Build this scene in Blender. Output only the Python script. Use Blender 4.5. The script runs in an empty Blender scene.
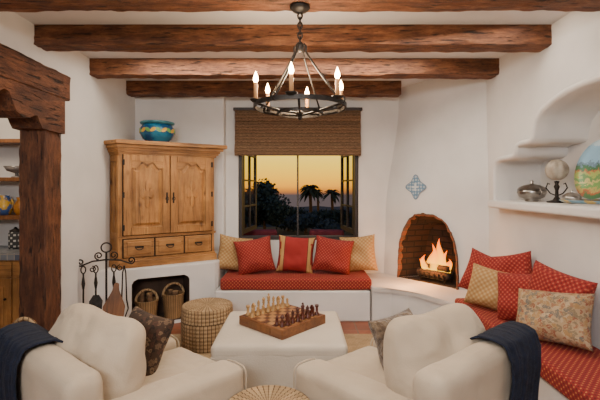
import bpy, bmesh, math, random
from mathutils import Vector, Matrix, noise, Euler
random.seed(7)
C = bpy.context.scene.collection
PI = math.pi
E = 1.5

# ---------------------------------------------------------------- materials
def nt(name):
    m = bpy.data.materials.new(name); m.use_nodes = True
    n = m.node_tree.nodes; l = m.node_tree.links
    return m, n, l, n['Principled BSDF']
def col(c): return (c[0], c[1], c[2], 1)
def ramp(n, stops, interp='LINEAR'):
    r = n.new('ShaderNodeValToRGB'); r.color_ramp.interpolation = interp
    e = r.color_ramp.elements
    while len(e) < len(stops): e.new(0.5)
    for k, (p, c) in enumerate(stops): e[k].position = p; e[k].color = col(c)
    return r
def M(name, c1, c2=None, scale=5, stretch=(1,1,1), rough=.7, metal=0, bump=0, bscale=None, lo=.35, hi=.65, detail=4, sheen=0):
    m, n, l, b = nt(name)
    b.inputs['Roughness'].default_value = rough; b.inputs['Metallic'].default_value = metal
    if sheen: b.inputs['Sheen Weight'].default_value = sheen
    b.inputs['Base Color'].default_value = col(c1)
    tc = n.new('ShaderNodeTexCoord'); mp = n.new('ShaderNodeMapping'); mp.inputs['Scale'].default_value = stretch
    l.new(tc.outputs['Object'], mp.inputs['Vector'])
    if c2:
        t = n.new('ShaderNodeTexNoise'); t.inputs['Scale'].default_value = scale; t.inputs['Detail'].default_value = detail
        l.new(mp.outputs[0], t.inputs['Vector'])
        r = ramp(n, [(lo, c1), (hi, c2)]); l.new(t.outputs[0], r.inputs[0]); l.new(r.outputs[0], b.inputs['Base Color'])
    if bump:
        t2 = n.new('ShaderNodeTexNoise'); t2.inputs['Scale'].default_value = bscale or scale*3; t2.inputs['Detail'].default_value = 5
        l.new(mp.outputs[0], t2.inputs['Vector'])
        bp = n.new('ShaderNodeBump'); bp.inputs['Strength'].default_value = bump; bp.inputs['Distance'].default_value = .02
        l.new(t2.outputs[0], bp.inputs['Height']); l.new(bp.outputs[0], b.inputs['Normal'])
    return m
def CLOTH(name, c1, c2, wr=.5, fine=.15):
    """upholstery linen: fine weave plus soft broad creases"""
    m, n, l, b = nt(name); b.inputs['Roughness'].default_value = .95; b.inputs['Sheen Weight'].default_value = .1
    tc = n.new('ShaderNodeTexCoord')
    t = n.new('ShaderNodeTexNoise'); t.inputs['Scale'].default_value = 4; l.new(tc.outputs['Object'], t.inputs['Vector'])
    r = ramp(n, [(.35,c1),(.65,c2)]); l.new(t.outputs[0], r.inputs[0]); l.new(r.outputs[0], b.inputs['Base Color'])
    a = n.new('ShaderNodeTexNoise'); a.inputs['Scale'].default_value = 5; a.inputs['Detail'].default_value = 2; a.inputs['Distortion'].default_value = .5
    l.new(tc.outputs['Object'], a.inputs['Vector'])
    b1 = n.new('ShaderNodeBump'); b1.inputs['Strength'].default_value = wr; b1.inputs['Distance'].default_value = .10; l.new(a.outputs[0], b1.inputs['Height'])
    f = n.new('ShaderNodeTexNoise'); f.inputs['Scale'].default_value = 160; l.new(tc.outputs['Object'], f.inputs['Vector'])
    b2 = n.new('ShaderNodeBump'); b2.inputs['Strength'].default_value = fine; b2.inputs['Distance'].default_value = .01
    l.new(f.outputs[0], b2.inputs['Height']); l.new(b1.outputs[0], b2.inputs['Normal']); l.new(b2.outputs[0], b.inputs['Normal'])
    return m
def WOOD(name, dark, mid, light, stretch, scale=5, rough=.55, crack=.5, bump=.5, knots=0):
    m, n, l, b = nt(name); b.inputs['Roughness'].default_value = rough
    tc = n.new('ShaderNodeTexCoord'); mp = n.new('ShaderNodeMapping'); mp.inputs['Scale'].default_value = stretch
    l.new(tc.outputs['Object'], mp.inputs['Vector'])
    t = n.new('ShaderNodeTexNoise'); t.inputs['Scale'].default_value = scale; t.inputs['Detail'].default_value = 12; t.inputs['Roughness'].default_value = .78; t.inputs['Distortion'].default_value = .2
    l.new(mp.outputs[0], t.inputs['Vector'])
    r = ramp(n, [(.28, dark), (.47, mid), (.70, light)]); l.new(t.outputs[0], r.inputs[0])
    t3 = n.new('ShaderNodeTexNoise'); t3.inputs['Scale'].default_value = 3.4; t3.inputs['Detail'].default_value = 6; l.new(tc.outputs['Object'], t3.inputs['Vector'])
    r3 = ramp(n, [(.35,(.52,.48,.46)), (.65,(1.2,1.15,1.1))]); l.new(t3.outputs[0], r3.inputs[0])
    mx = n.new('ShaderNodeMixRGB'); mx.blend_type = 'MULTIPLY'; mx.inputs[0].default_value = .85
    l.new(r.outputs[0], mx.inputs[1]); l.new(r3.outputs[0], mx.inputs[2])
    t2 = n.new('ShaderNodeTexNoise'); t2.inputs['Scale'].default_value = scale*2.8; t2.inputs['Detail'].default_value = 3; t2.inputs['Distortion'].default_value = .2
    mp2 = n.new('ShaderNodeMapping'); mp2.inputs['Scale'].default_value = [s*(.4 if s < 1 else 1) for s in stretch]; l.new(tc.outputs['Object'], mp2.inputs['Vector']); l.new(mp2.outputs[0], t2.inputs['Vector'])
    r2 = ramp(n, [(.35, (1-crack,)*3), (.395, (1,1,1))]); l.new(t2.outputs[0], r2.inputs[0])
    m2 = n.new('ShaderNodeMixRGB'); m2.blend_type = 'MULTIPLY'; m2.inputs[0].default_value = 1
    l.new(mx.outputs[0], m2.inputs[1]); l.new(r2.outputs[0], m2.inputs[2]); out = m2.outputs[0]
    if knots:
        v = n.new('ShaderNodeTexVoronoi'); v.inputs['Scale'].default_value = knots; mp3 = n.new('ShaderNodeMapping')
        mp3.inputs['Scale'].default_value = [1 if s > 1 else .6 for s in stretch]; l.new(tc.outputs['Object'], mp3.inputs['Vector']); l.new(mp3.outputs[0], v.inputs['Vector'])
        rk = ramp(n, [(.06,(.25,.2,.16)), (.13,(.75,.7,.66)), (.17,(1,1,1))]); l.new(v.outputs['Distance'], rk.inputs[0])
        m3 = n.new('ShaderNodeMixRGB'); m3.blend_type = 'MULTIPLY'; m3.inputs[0].default_value = 1
        l.new(out, m3.inputs[1]); l.new(rk.outputs[0], m3.inputs[2]); out = m3.outputs[0]
    l.new(out, b.inputs['Base Color'])
    ad = n.new('ShaderNodeMath'); ad.operation = 'MULTIPLY_ADD'; ad.inputs[1].default_value = .8; l.new(t.outputs[0], ad.inputs[0]); l.new(r2.outputs[0], ad.inputs[2])
    bp = n.new('ShaderNodeBump'); bp.inputs['Strength'].default_value = bump; bp.inputs['Distance'].default_value = .015
    l.new(ad.outputs[0], bp.inputs['Height']); l.new(bp.outputs[0], b.inputs['Normal'])
    return m
def EM(name, c, s):
    m, n, l, b = nt(name); b.inputs['Base Color'].default_value = col(c)
    b.inputs['Emission Color'].default_value = col(c); b.inputs['Emission Strength'].default_value = s
    return m
def diamonds(name, base, dot, base2=None, scale=20, size=.2, rough=.9):
    m, n, l, b = nt(name); b.inputs['Roughness'].default_value = rough
    tc = n.new('ShaderNodeTexCoord'); v = n.new('ShaderNodeTexVoronoi'); v.voronoi_dimensions = '2D'
    v.distance = 'MANHATTAN'; v.inputs['Scale'].default_value = scale; v.inputs['Randomness'].default_value = 0
    mp = n.new('ShaderNodeMapping'); mp.inputs['Rotation'].default_value = (0,0,PI/4)
    l.new(tc.outputs['UV'], mp.inputs['Vector']); l.new(mp.outputs[0], v.inputs['Vector'])
    d2 = base2 or base
    r = ramp(n, [(0, dot), (size, dot), (size+.06, base), (.62, base), (.8, d2)]); l.new(v.outputs['Distance'], r.inputs[0])
    l.new(r.outputs[0], b.inputs['Base Color'])
    w = n.new('ShaderNodeTexNoise'); w.inputs['Scale'].default_value = 250; l.new(tc.outputs['UV'], w.inputs['Vector'])
    bp = n.new('ShaderNodeBump'); bp.inputs['Strength'].default_value = .3; bp.inputs['Distance'].default_value = .004
    l.new(w.outputs[0], bp.inputs['Height']); l.new(bp.outputs[0], b.inputs['Normal'])
    return m
def bricks(name, c1, c2, mortar, scale, w, h, ms=.02, rough=.7, bump=.4, coord='UV', offset=.5):
    m, n, l, b = nt(name); b.inputs['Roughness'].default_value = rough
    tc = n.new('ShaderNodeTexCoord'); t = n.new('ShaderNodeTexBrick')
    t.inputs['Color1'].default_value = col(c1); t.inputs['Color2'].default_value = col(c2); t.inputs['Mortar'].default_value = col(mortar)
    t.inputs['Scale'].default_value = scale; t.inputs['Brick Width'].default_value = w; t.inputs['Row Height'].default_value = h
    t.inputs['Mortar Size'].default_value = ms; t.inputs['Mortar Smooth'].default_value = .3; t.offset = offset
    l.new(tc.outputs[coord], t.inputs['Vector']); 
    nz = n.new('ShaderNodeTexNoise'); nz.inputs['Scale'].default_value = 6; l.new(tc.outputs['Object'], nz.inputs['Vector'])
    mx = n.new('ShaderNodeMixRGB'); mx.blend_type = 'MULTIPLY'; mx.inputs[0].default_value = .6
    r = ramp(n, [(.3, (.6,.6,.6)), (.7, (1.2,1.15,1.1))]); l.new(nz.outputs[0], r.inputs[0])
    l.new(t.outputs['Color'], mx.inputs[1]); l.new(r.outputs[0], mx.inputs[2]); l.new(mx.outputs[0], b.inputs['Base Color'])
    bp = n.new('ShaderNodeBump'); bp.invert = True; bp.inputs['Strength'].default_value = bump; bp.inputs['Distance'].default_value = .01
    l.new(t.outputs['Fac'], bp.inputs['Height']); l.new(bp.outputs[0], b.inputs['Normal'])
    return m
def stripes(name, cols, axis=0, freq=4, coord='UV', rough=.9, wob=0, ns=12):
    m, n, l, b = nt(name); b.inputs['Roughness'].default_value = rough
    tc = n.new('ShaderNodeTexCoord'); sp = n.new('ShaderNodeSeparateXYZ'); l.new(tc.outputs[coord], sp.inputs[0])
    mu = n.new('ShaderNodeMath'); mu.operation = 'MULTIPLY'; mu.inputs[1].default_value = freq; l.new(sp.outputs[axis], mu.inputs[0])
    src = mu.outputs[0]
    if wob:
        nz = n.new('ShaderNodeTexNoise'); nz.inputs['Scale'].default_value = ns; l.new(tc.outputs[coord], nz.inputs['Vector'])
        m2 = n.new('ShaderNodeMath'); m2.operation = 'MULTIPLY_ADD'; m2.inputs[1].default_value = wob
        l.new(nz.outputs[0], m2.inputs[0]); l.new(src, m2.inputs[2]); src = m2.outputs[0]
    fr = n.new('ShaderNodeMath'); fr.operation = 'FRACT'; l.new(src, fr.inputs[0])
    k = len(cols); r = ramp(n, [(i/k, c) for i, c in enumerate(cols)], 'CONSTANT')
    l.new(fr.outputs[0], r.inputs[0]); l.new(r.outputs[0], b.inputs['Base Color'])
    return m
def motif(name, ground, cols, scale=14, rnd=.6, thr=.42):
    m, n, l, b = nt(name); b.inputs['Roughness'].default_value = .95
    tc = n.new('ShaderNodeTexCoord'); nz = n.new('ShaderNodeTexNoise'); nz.inputs['Scale'].default_value = scale*1.3
    l.new(tc.outputs['UV'], nz.inputs['Vector'])
    mxv = n.new('ShaderNodeMixRGB'); mxv.inputs[0].default_value = .05; l.new(tc.outputs['UV'], mxv.inputs[1]); l.new(nz.outputs[1], mxv.inputs[2])
    v = n.new('ShaderNodeTexVoronoi'); v.voronoi_dimensions = '2D'; v.inputs['Scale'].default_value = scale; v.inputs['Randomness'].default_value = rnd
    l.new(mxv.outputs[0], v.inputs['Vector'])
    sp = n.new('ShaderNodeSeparateColor'); l.new(v.outputs['Color'], sp.inputs[0])
    k = len(cols); r = ramp(n, [(i/k, c) for i, c in enumerate(cols)], 'CONSTANT'); l.new(sp.outputs[0], r.inputs[0])
    f = ramp(n, [(0,(0,0,0)), (.12,(1,1,1)), (thr,(0,0,0))], 'CONSTANT'); l.new(v.outputs['Distance'], f.inputs[0])
    mx = n.new('ShaderNodeMixRGB'); l.new(f.outputs[0], mx.inputs[0]); mx.inputs[1].default_value = col(ground); l.new(r.outputs[0], mx.inputs[2])
    l.new(mx.outputs[0], b.inputs['Base Color'])
    return m

plaster = M('plaster', (.59,.57,.555), (.68,.66,.645), 1.6, rough=.9, bump=.16, bscale=5)
ceil_m = M('ceiling_plaster', (.61,.62,.64), (.69,.70,.72), 1.5, rough=.9, bump=.1, bscale=5)
beam_m = WOOD('beam_wood', (.030,.010,.005), (.130,.045,.018), (.32,.14,.058), (.8,4,4), 6, .7, .8, 1.0)
post_m = WOOD('post_wood', (.022,.007,.003), (.090,.030,.012), (.22,.090,.036), (4,4,.8), 6, .7, .8, 1.0)
lintel_m = WOOD('lintel_wood', (.024,.007,.003), (.098,.033,.013), (.25,.10,.04), (4,.8,4), 6, .7, .8, 1.0)
pine = WOOD('pine', (.14,.052,.013), (.35,.160,.043), (.50,.265,.085), (4,4,.4), 5, .5, .45, .4, 6)
pine_d = WOOD('pine_dark', (.07,.022,.006), (.17,.065,.016), (.27,.11,.032), (4,4,.4), 5, .5, .3, .3)
pine_h = WOOD('pine_horizontal', (.14,.052,.013), (.34,.155,.041), (.48,.25,.08), (.4,4,4), 5, .5, .45, .4)
iron = M('iron', (.012,.010,.009), (.03,.024,.02), 30, rough=.5, metal=.6, bump=.1)
linen = CLOTH('linen', (.43,.345,.25), (.48,.39,.285), .18)
linen2 = CLOTH('linen_cushion', (.42,.335,.24), (.47,.38,.275), .35)
ottom = M('ottoman_linen', (.50,.43,.345), (.56,.49,.40), 3, rough=.95, bump=.12, bscale=90)
navy = M('navy_knit', (.002,.004,.014), (.005,.010,.028), 40, (1,1,1), rough=1, bump=.4, bscale=120)
red_d = diamonds('red_diamond', (.235,.014,.013), (.46,.18,.055), (.13,.008,.008), 36, .20)
red_p = diamonds('red_pillow_weave', (.25,.015,.013), (.38,.09,.045), (.14,.008,.008), 38, .25)
gold_q = diamonds('gold_damask', (.38,.22,.085), (.47,.31,.15), (.31,.16,.055), 32, .30)
jute = bricks('jute', (.46,.34,.20), (.38,.27,.15), (.24,.16,.08), 1, .03, .015, .002, .95, .6)
wick = bricks('wicker', (.34,.20,.085), (.25,.14,.055), (.05,.025,.010), 1, .028, .5, .003, .8, .8, offset=.5)
wick2 = bricks('seagrass', (.42,.29,.155), (.31,.20,.10), (.10,.055,.025), 1, .035, .5, .004, .85, .8)
tile = bricks('terracotta_tile', (.28,.085,.035), (.20,.058,.026), (.16,.10,.07), 1, .30, .30, .010, .4, .3, offset=0)
sootbr = bricks('sooty_brick', (.030,.011,.006), (.014,.006,.004), (.003,.002,.002), 1, .20, .07, .008, .95, .6)
rimbr = bricks('rim_brick', (.20,.070,.035), (.11,.038,.020), (.10,.07,.05), 1, .5, .07, .008, .9, .6)
bark = M('bark', (.07,.035,.018), (.16,.09,.045), 18, rough=.95, bump=.6)
logend = M('log_end', (.36,.22,.10), (.24,.13,.06), 25, rough=.9)
char = M('charred', (.010,.008,.007), (.045,.02,.012), 20, rough=.95, bump=.5)
brownfab = motif('brown_pattern', (.045,.024,.014), [(.12,.07,.04),(.02,.012,.009),(.16,.10,.055),(.07,.03,.018)], 30, .8, .4)
fuzzy = M('fuzzy_brown', (.07,.042,.024), (.20,.135,.08), 30, rough=1, bump=1, bscale=60, sheen=.3)
kil = motif('kilim_paisley', (.36,.25,.145), [(.25,.09,.05),(.20,.15,.09),(.32,.19,.08),(.15,.13,.11),(.28,.13,.07),(.42,.32,.20)], 40, .8, .48)
silver = M('silver', (.45,.43,.40), (.6,.58,.55), 12, rough=.28, metal=1)
pewter = M('tarnished_silver', (.24,.22,.20), (.42,.40,.37), 12, rough=.28, metal=1)
turq = M('blue_glaze', (.006,.055,.15), (.015,.14,.24), 7, rough=.25, lo=.45, hi=.6)
blind = stripes('woven_bamboo', [(.17,.095,.048), (.075,.036,.018), (.24,.145,.078), (.11,.058,.030), (.20,.115,.06), (.055,.028,.015)], 1, 26, wob=.9, ns=40)
winframe = M('window_frame_brown', (.012,.008,.008), (.025,.015,.013), 8, rough=.5)
glass_m, gn, gl, gb = nt('glass'); gb.inputs['Transmission Weight'].default_value = 1; gb.inputs['Roughness'].default_value = .02; gb.inputs['IOR'].default_value = 1.05

# ---------------------------------------------------------------- geometry helpers
def box_uv(bm):
    uv = bm.loops.layers.uv.verify()
    for f in bm.faces:
        n = f.normal; a = max(range(3), key=lambda i: abs(n[i]))
        for lp in f.loops:
            c = lp.vert.co
            lp[uv].uv = (c.y, c.z) if a == 0 else ((c.x, c.z) if a == 1 else (c.x, c.y))
def obj(name, bm, m, parent=None, smooth=False, loc=None, rot=None, uv=True, keep=False):
    if not keep: bmesh.ops.recalc_face_normals(bm, faces=bm.faces[:])
    bm.normal_update()
    if uv: box_uv(bm)
    me = bpy.data.meshes.new(name); bm.to_mesh(me); bm.free()
    me.materials.append(m)
    if smooth: me.polygons.foreach_set('use_smooth', [True]*len(me.polygons))
    o = bpy.data.objects.new(name, me); C.objects.link(o)
    if parent: o.parent = parent
    if loc is not None: o.location = loc
    if rot is not None: o.rotation_euler = rot
    return o
def autosmooth(o, ang=40):
    me = o.data
    me.polygons.foreach_set('use_smooth', [True]*len(me.polygons))
    bm = bmesh.new(); bm.from_mesh(me)
    for e in bm.edges:
        if len(e.link_faces) == 2 and e.calc_face_angle(0) > math.radians(ang): e.smooth = False
    bm.to_mesh(me); bm.free(); return o
def tag(o, label, cat, group=None):
    o['label'] = label; o['category'] = cat
    if group: o['group'] = group
    return o
def struct(o): o['kind'] = 'structure'; return o
def thing(name, label, cat, loc=(0,0,0), rotz=0, group=None):
    o = bpy.data.objects.new(name, None); C.objects.link(o); o.location = loc; o.rotation_euler = (0,0,rotz)
    o.empty_display_size = .1
    return tag(o, label, cat, group)
def dup(root, loc=None, rot=None, label=None, group=None):
    r = root.copy(); C.objects.link(r)
    if loc is not None: r.location = loc
    if rot is not None: r.rotation_euler = rot
    if label: r['label'] = label
    if group: r['group'] = group
    for ch in list(root.children):
        c = ch.copy(); C.objects.link(c); c.parent = r
        for g in list(ch.children):
            d = g.copy(); C.objects.link(d); d.parent = c
    return r
def box(bm, x0, x1, y0, y1, z0, z1, bev=0, seg=2, mtx=None):
    g = bmesh.ops.create_cube(bm, size=1)
    vs = g['verts']
    for v in vs: v.co = Vector(((x0+x1)/2+v.co.x*(x1-x0), (y0+y1)/2+v.co.y*(y1-y0), (z0+z1)/2+v.co.z*(z1-z0)))
    if mtx is not None:
        for v in vs: v.co = mtx @ v.co
    if bev:
        es = list({e for v in vs for e in v.link_edges})
        bmesh.ops.bevel(bm, geom=es, offset=bev, segments=seg, affect='EDGES', profile=.5)
    return bm
def B(*a, **k): return box(bmesh.new(), *a, **k)
def prism(bm, poly, z0, z1, bev=0):
    a = [bm.verts.new((p[0], p[1], z0)) for p in poly]; b = [bm.verts.new((p[0], p[1], z1)) for p in poly]
    n = len(poly)
    fs = [bm.faces.new(a[::-1]), bm.faces.new(b)]
    for i in range(n): fs.append(bm.faces.new((a[i], a[(i+1)%n], b[(i+1)%n], b[i])))
    if bev:
        es = list({e for f in fs[1:2] for e in f.edges})
        bmesh.ops.bevel(bm, geom=es, offset=bev, segments=3, affect='EDGES', profile=.5)
    return bm
def loft(bm, rings, caps=True, closed=True):
    R = [[bm.verts.new(p) for p in r] for r in rings]; n = len(R[0])
    for i in range(len(R)-1):
        for j in range(n if closed else n-1):
            bm.faces.new((R[i][j], R[i][(j+1)%n], R[i+1][(j+1)%n], R[i+1][j]))
    if caps:
        bm.faces.new(R[0][::-1]); bm.faces.new(R[-1])
    return bm
def tube(bm, pts, r, segs=8, caps=True, closed=False):
    pts = [Vector(p) for p in pts]; n = len(pts); rings = []
    up = Vector((0,0,1)); prev = None
    for i, p in enumerate(pts):
        if closed: t = (pts[(i+1)%n]-pts[i-1]).normalized()
        else: t = (pts[min(i+1,n-1)]-pts[max(i-1,0)]).normalized()
        if prev is None:
            a = t.cross(up) 
            if a.length < .05: a = t.cross(Vector((0,1,0)))
        else:
            a = prev - t*prev.dot(t)
        a.normalize(); prev = a; b = t.cross(a)
        rr = r[i] if isinstance(r, (list, tuple)) else r
        rings.append([p+a*math.cos(2*PI*k/segs)*rr+b*math.sin(2*PI*k/segs)*rr for k in range(segs)])
    if closed: rings.append(rings[0]); return loft(bm, rings, False)
    return loft(bm, rings, caps)
def lathe(bm, prof, segs=24, c=(0,0,0), urep=1.0):
    uvl = bm.loops.layers.uv.verify(); c = Vector(c)
    rmax = max(p[0] for p in prof); L = [0]
    for i in range(1, len(prof)): L.append(L[-1]+math.hypot(prof[i][0]-prof[i-1][0], prof[i][1]-prof[i-1][1]))
    R = []
    for r, z in prof:
        if r < 1e-5: R.append([bm.verts.new(c+Vector((0,0,z)))])
        else: R.append([bm.verts.new(c+Vector((r*math.cos(2*PI*k/segs), r*math.sin(2*PI*k/segs), z))) for k in range(segs)])
    circ = 2*PI*rmax*urep
    for i in range(len(R)-1):
        a, b = R[i], R[i+1]
        for k in range(segs):
            k2 = (k+1) % segs; u0 = circ*k/segs; u1 = circ*(k+1)/segs
            if len(a) == 1 and len(b) == 1: continue
            if len(a) == 1: vs = (a[0], b[k2], b[k]); us = ((u0,L[i]),(u1,L[i+1]),(u0,L[i+1]))
            elif len(b) == 1: vs = (a[k], a[k2], b[0]); us = ((u0,L[i]),(u1,L[i]),(u0,L[i+1]))
            else: vs = (a[k], a[k2], b[k2], b[k]); us = ((u0,L[i]),(u1,L[i]),(u1,L[i+1]),(u0,L[i+1]))
            f = bm.faces.new(vs)
            for lp, q in zip(f.loops, us): lp[uvl].uv = q
    return bm
def LT(prof, segs=24, c=(0,0,0)): return lathe(bmesh.new(), prof, segs, c)
def softbox(hx, hy, hz, r, puff=(0,0,0), nz=0, n=10, seed=0, fold=0):
    bm = bmesh.new(); h = Vector((hx,hy,hz))
    ts = []
    for a in range(3):
        m = min(r/h[a], .95)
        e = [-1, -1+m*.25, -1+m*.55, -1+m]; inner = [(-1+m)+(2-2*m)*k/n for k in range(1, n)]
        ts.append(e+inner+[-x for x in e[::-1]])
    def pos(p):
        q = Vector((p[0]*hx, p[1]*hy, p[2]*hz)); core = Vector([max(-(h[i]-r), min(h[i]-r, q[i])) for i in range(3)])
        d = q-core
        if d.length > 1e-6:
            mx = max(abs(x) for x in d); q = core+d.normalized()*mx if mx < r*.999 else core+d.normalized()*r
        for a in range(3):
            b, c = (a+1) % 3, (a+2) % 3
            q[a] += puff[a]*p[a]*(1-p[b]**2)*(1-p[c]**2)
        if nz:
            s = Vector((q.x*5+seed*7.3, q.y*5, q.z*5)); q += noise.noise_vector(s)*nz
        if fold:
            s = Vector((q.x*10+seed*3.1, q.y*10, q.z*6))
            k = 1-abs(noise.noise(s))*2
            q -= (d.normalized() if d.length > 1e-6 else Vector((0,0,1)))*fold*max(0,k-.55)*2
        return q
    for a in range(3):
        b, c = (a+1) % 3, (a+2) % 3
        for s in (-1, 1):
            G = []
            for u in ts[b]:
                row = []
                for v in ts[c]:
                    p = [0,0,0]; p[a] = s; p[b] = u; p[c] = v; row.append(bm.verts.new(pos(p)))
                G.append(row)
            for i in range(len(G)-1):
                for j in range(len(G[0])-1):
                    bm.faces.new((G[i][j], G[i+1][j], G[i+1][j+1], G[i][j+1]))
    bmesh.ops.remove_doubles(bm, verts=bm.verts[:], dist=1e-4)
    return bm
def pillow_bm(w, h, t, n=20, seed=0, wr=.006, pinch=.09, slump=0, rnd=.0, pw=.5):
    bm = bmesh.new()
    for s in (1, -1):
        G = []
        for i in range(n+1):
            row = []
            for j in range(n+1):
                u = -1+2*i/n; v = -1+2*j/n
                u = math.copysign(1-(1-abs(u))**1.35, u); v = math.copysign(1-(1-abs(v))**1.35, v)
                k = max(0, (1-u**4)*(1-v**4))**pw
                ru = u*math.sqrt(1-rnd*v**4); rv = v*math.sqrt(1-rnd*u**4)
                x = ru*w/2*(1-pinch*(1-v*v)*abs(u)); z = rv*h/2*(1-pinch*(1-u*u)*abs(v))
                y = s*t/2*k*(1-slump*.30*v)
                d = noise.noise(Vector((x*7+seed*3.1, s*2.0, z*7+seed)))*wr*k*2
                ridge = max(0, 1-abs(noise.noise(Vector((x*6+seed, s*3.0, z*6))))*2.2-.5)*wr*1.4*k
                if slump:
                    x *= 1-slump*.05*v; z -= slump*h*.06*max(0,v)*(1+.8*math.sin(u*2.3+seed))
                row.append(bm.verts.new((x, y+s*(d-ridge), z)))
            G.append(row)
        for i in range(n):
            for j in range(n):
                f = (G[i][j], G[i+1][j], G[i+1][j+1], G[i][j+1]); bm.faces.new(f if s < 0 else f[::-1])
    bmesh.ops.remove_doubles(bm, verts=bm.verts[:], dist=2e-4)
    return bm
def boolean(o, cutters):
    for c in cutters:
        m = o.modifiers.new('b', 'BOOLEAN'); m.operation = 'DIFFERENCE'; m.solver = 'EXACT'; m.object = c
    bpy.context.view_layer.update()
    dg = bpy.context.evaluated_depsgraph_get()
    me = bpy.data.meshes.new_from_object(o.evaluated_get(dg))
    o.modifiers.clear(); o.data = me
    for c in cutters: bpy.data.objects.remove(c, do_unlink=True)
    return o

# ---------------------------------------------------------------- setting
XL, XR, YB, ZC = -2.06, 1.95, 5.0, 2.76
YN = -1.8
struct(obj('floor', B(-4.4, 2.4, YN-.2, 5.3, -.1, 0), tile))
struct(obj('ceiling', B(-4.4, 2.4, YN-.2, 5.3, ZC, ZC+.1), ceil_m))
bm = bmesh.new()
box(bm, XL-.22, XL, 3.45, 5.3, 0, ZC); box(bm, XL-.22, XL, YN, 3.45, 2.47, ZC); box(bm, XL-.22, XL, YN, .6, 0, 2.47)
struct(obj('wall_left', bm, plaster))
struct(obj('wall_pantry', B(-4.4, XL-.22, 4.45, 4.6, 0, ZC), plaster))
struct(obj('wall_pantry_side', B(-4.4, -4.25, YN, 4.45, 0, ZC), plaster))
struct(obj('wall_rear', B(-4.4, 2.4, YN-.2, YN, 0, ZC), plaster))
bm = bmesh.new(); box(bm, XL-.1, -.95, YB, 5.3, 0, ZC, .02)
box(bm, -.97, -.79, 5.12, 5.3, 0, ZC); box(bm, .75, 2.4, 5.12, 5.3, 0, ZC); box(bm, -.79, .75, 5.12, 5.3, 0, .82); box(bm, -.79, .75, 5.12, 5.3, 2.42, ZC)
struct(obj('wall_back', bm, plaster))
wr = obj('wall_right', B(XR, XR+.50, YN, 5.3, 0, ZC), plaster)
half = [(1.27,0), (1.28,.24), (1.268,.32), (1.235,.365), (1.17,.38), (1.02,.38), (.94,.385), (.90,.40), (.885,.435), (.875,.475), (.83,.485), (.72,.487), (.665,.495), (.64,.525), (.63,.59), (.60,.655), (.52,.715), (.38,.76), (.24,.79), (.10,.80)]
cy, cz = 2.55, 1.37
poly = [(cy+y, cz+z) for y, z in half] + [(cy-y, cz+z) for y, z in half[::-1]]
bm = bmesh.new()
loft(bm, [[(x, p[0], p[1]) for p in poly] for x in (XR-.2, XR+.35)]); bmesh.ops.recalc_face_normals(bm, faces=bm.faces[:])
boolean(wr, [obj('cutter', bm, plaster)]); struct(wr); autosmooth(wr, 50)
def offp(k):
    out = []
    n_ = len(poly)
    for i, p in enumerate(poly):
        if i == 0: t = Vector((poly[1][0]-p[0], poly[1][1]-p[1]))
        elif i == n_-1: t = Vector((p[0]-poly[-2][0], p[1]-poly[-2][1]))
        else: t = Vector((poly[i+1][0]-poly[i-1][0], poly[i+1][1]-poly[i-1][1]))
        t.normalize(); out.append((p[0]+t.y*k, p[1]-t.x*k))
    return out
bm = bmesh.new()
prof_ = [(-.01,.05),(-.012,-.075),(-.002,-.098),(.016,-.102),(.032,-.094),(.040,-.07),(.042,.05)]
secs = []
for k, x in prof_: secs.append([(XR+x, q[0], q[1]) for q in offp(k)])
loft(bm, [[s[i] for s in secs] for i in range(len(poly))])
struct(autosmooth(obj('trim_1', bm, plaster), 60))
struct(obj('trim_2', B(XR-.125, XR+.34, 1.20, 3.90, 1.300, 1.372, .020, 3), plaster))

# ceiling beams
for k, (d, th, lab) in enumerate([(2.51,.16,'dark rough timber ceiling beam nearest the viewer, holding the chandelier'),
        (3.26,.16,'long rough brown timber ceiling beam second from the viewer, behind the chandelier chain'),
        (4.07,.155,'brown timber ceiling beam third from the viewer, just behind the chandelier candles'),
        (4.89,.15,'short rearmost timber ceiling beam above the woven window shade')]):
    x1 = XR if k < 3 else 1.20
    bm = bmesh.new(); n = 110; rings = []
    for i in range(n+1):
        x = XL+(x1-XL)*i/n; r = []
        for (a, b) in [(-1,.03),(-1,.2),(-1,.35),(-1,.5),(-1,.65),(-1,.8),(-1,1),(1,1),(1,.5),(1,.2),(1,.03),(.93,0),(.4,0),(0,0),(-.4,0),(-.93,0)]:
            q = Vector((x, d-th/2+a*th/2, 2.6+b*(ZC-2.6)))
            if b < .9:
                nv = noise.noise_vector(Vector((x*2.3+k*9, a*3+k, b*3)))*.010+noise.noise_vector(Vector((x*12+k*9, a*5+k, b*6)))*.009; nv.x = 0; q += nv
            r.append(q)
        rings.append(r)
    loft(bm, rings)
    tag(autosmooth(obj('ceiling_beam', bm, beam_m), 32), lab, 'beam', 'timber ceiling beams')
def rough_bar(name, x0,x1,y0,y1,z0,z1, m, ax, seed):
    b = bmesh.new(); n = 60; rings = []
    for i in range(n+1):
        t = i/n; r = []
        for (a, c) in [(-1,-.92),(-.92,-1),(-.4,-1),(0,-1),(.4,-1),(.92,-1),(1,-.92),(1,-.4),(1,0),(1,.4),(1,.92),(.92,1),(0,1),(-.92,1),(-1,.92),(-1,0)]:
            if ax == 1: q = Vector(((x0+x1)/2+a*(x1-x0)/2, y0+(y1-y0)*t, (z0+z1)/2+c*(z1-z0)/2))
            else: q = Vector(((x0+x1)/2+a*(x1-x0)/2, (y0+y1)/2+c*(y1-y0)/2, z0+(z1-z0)*t))
            nv = noise.noise_vector(q*3+Vector((seed,0,0)))*.010+noise.noise_vector(q*12+Vector((seed,0,0)))*.008; nv[ax] = 0; r.append(q+nv)
        rings.append(r)
    loft(b, rings); return autosmooth(obj(name, b, m), 32)
tag(rough_bar('timber_lintel', XL-.2, XL+.04, .5, 3.52, 2.25, 2.47, lintel_m, 1, 3), 'heavy dark timber lintel over the pantry opening at left', 'lintel')
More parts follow.
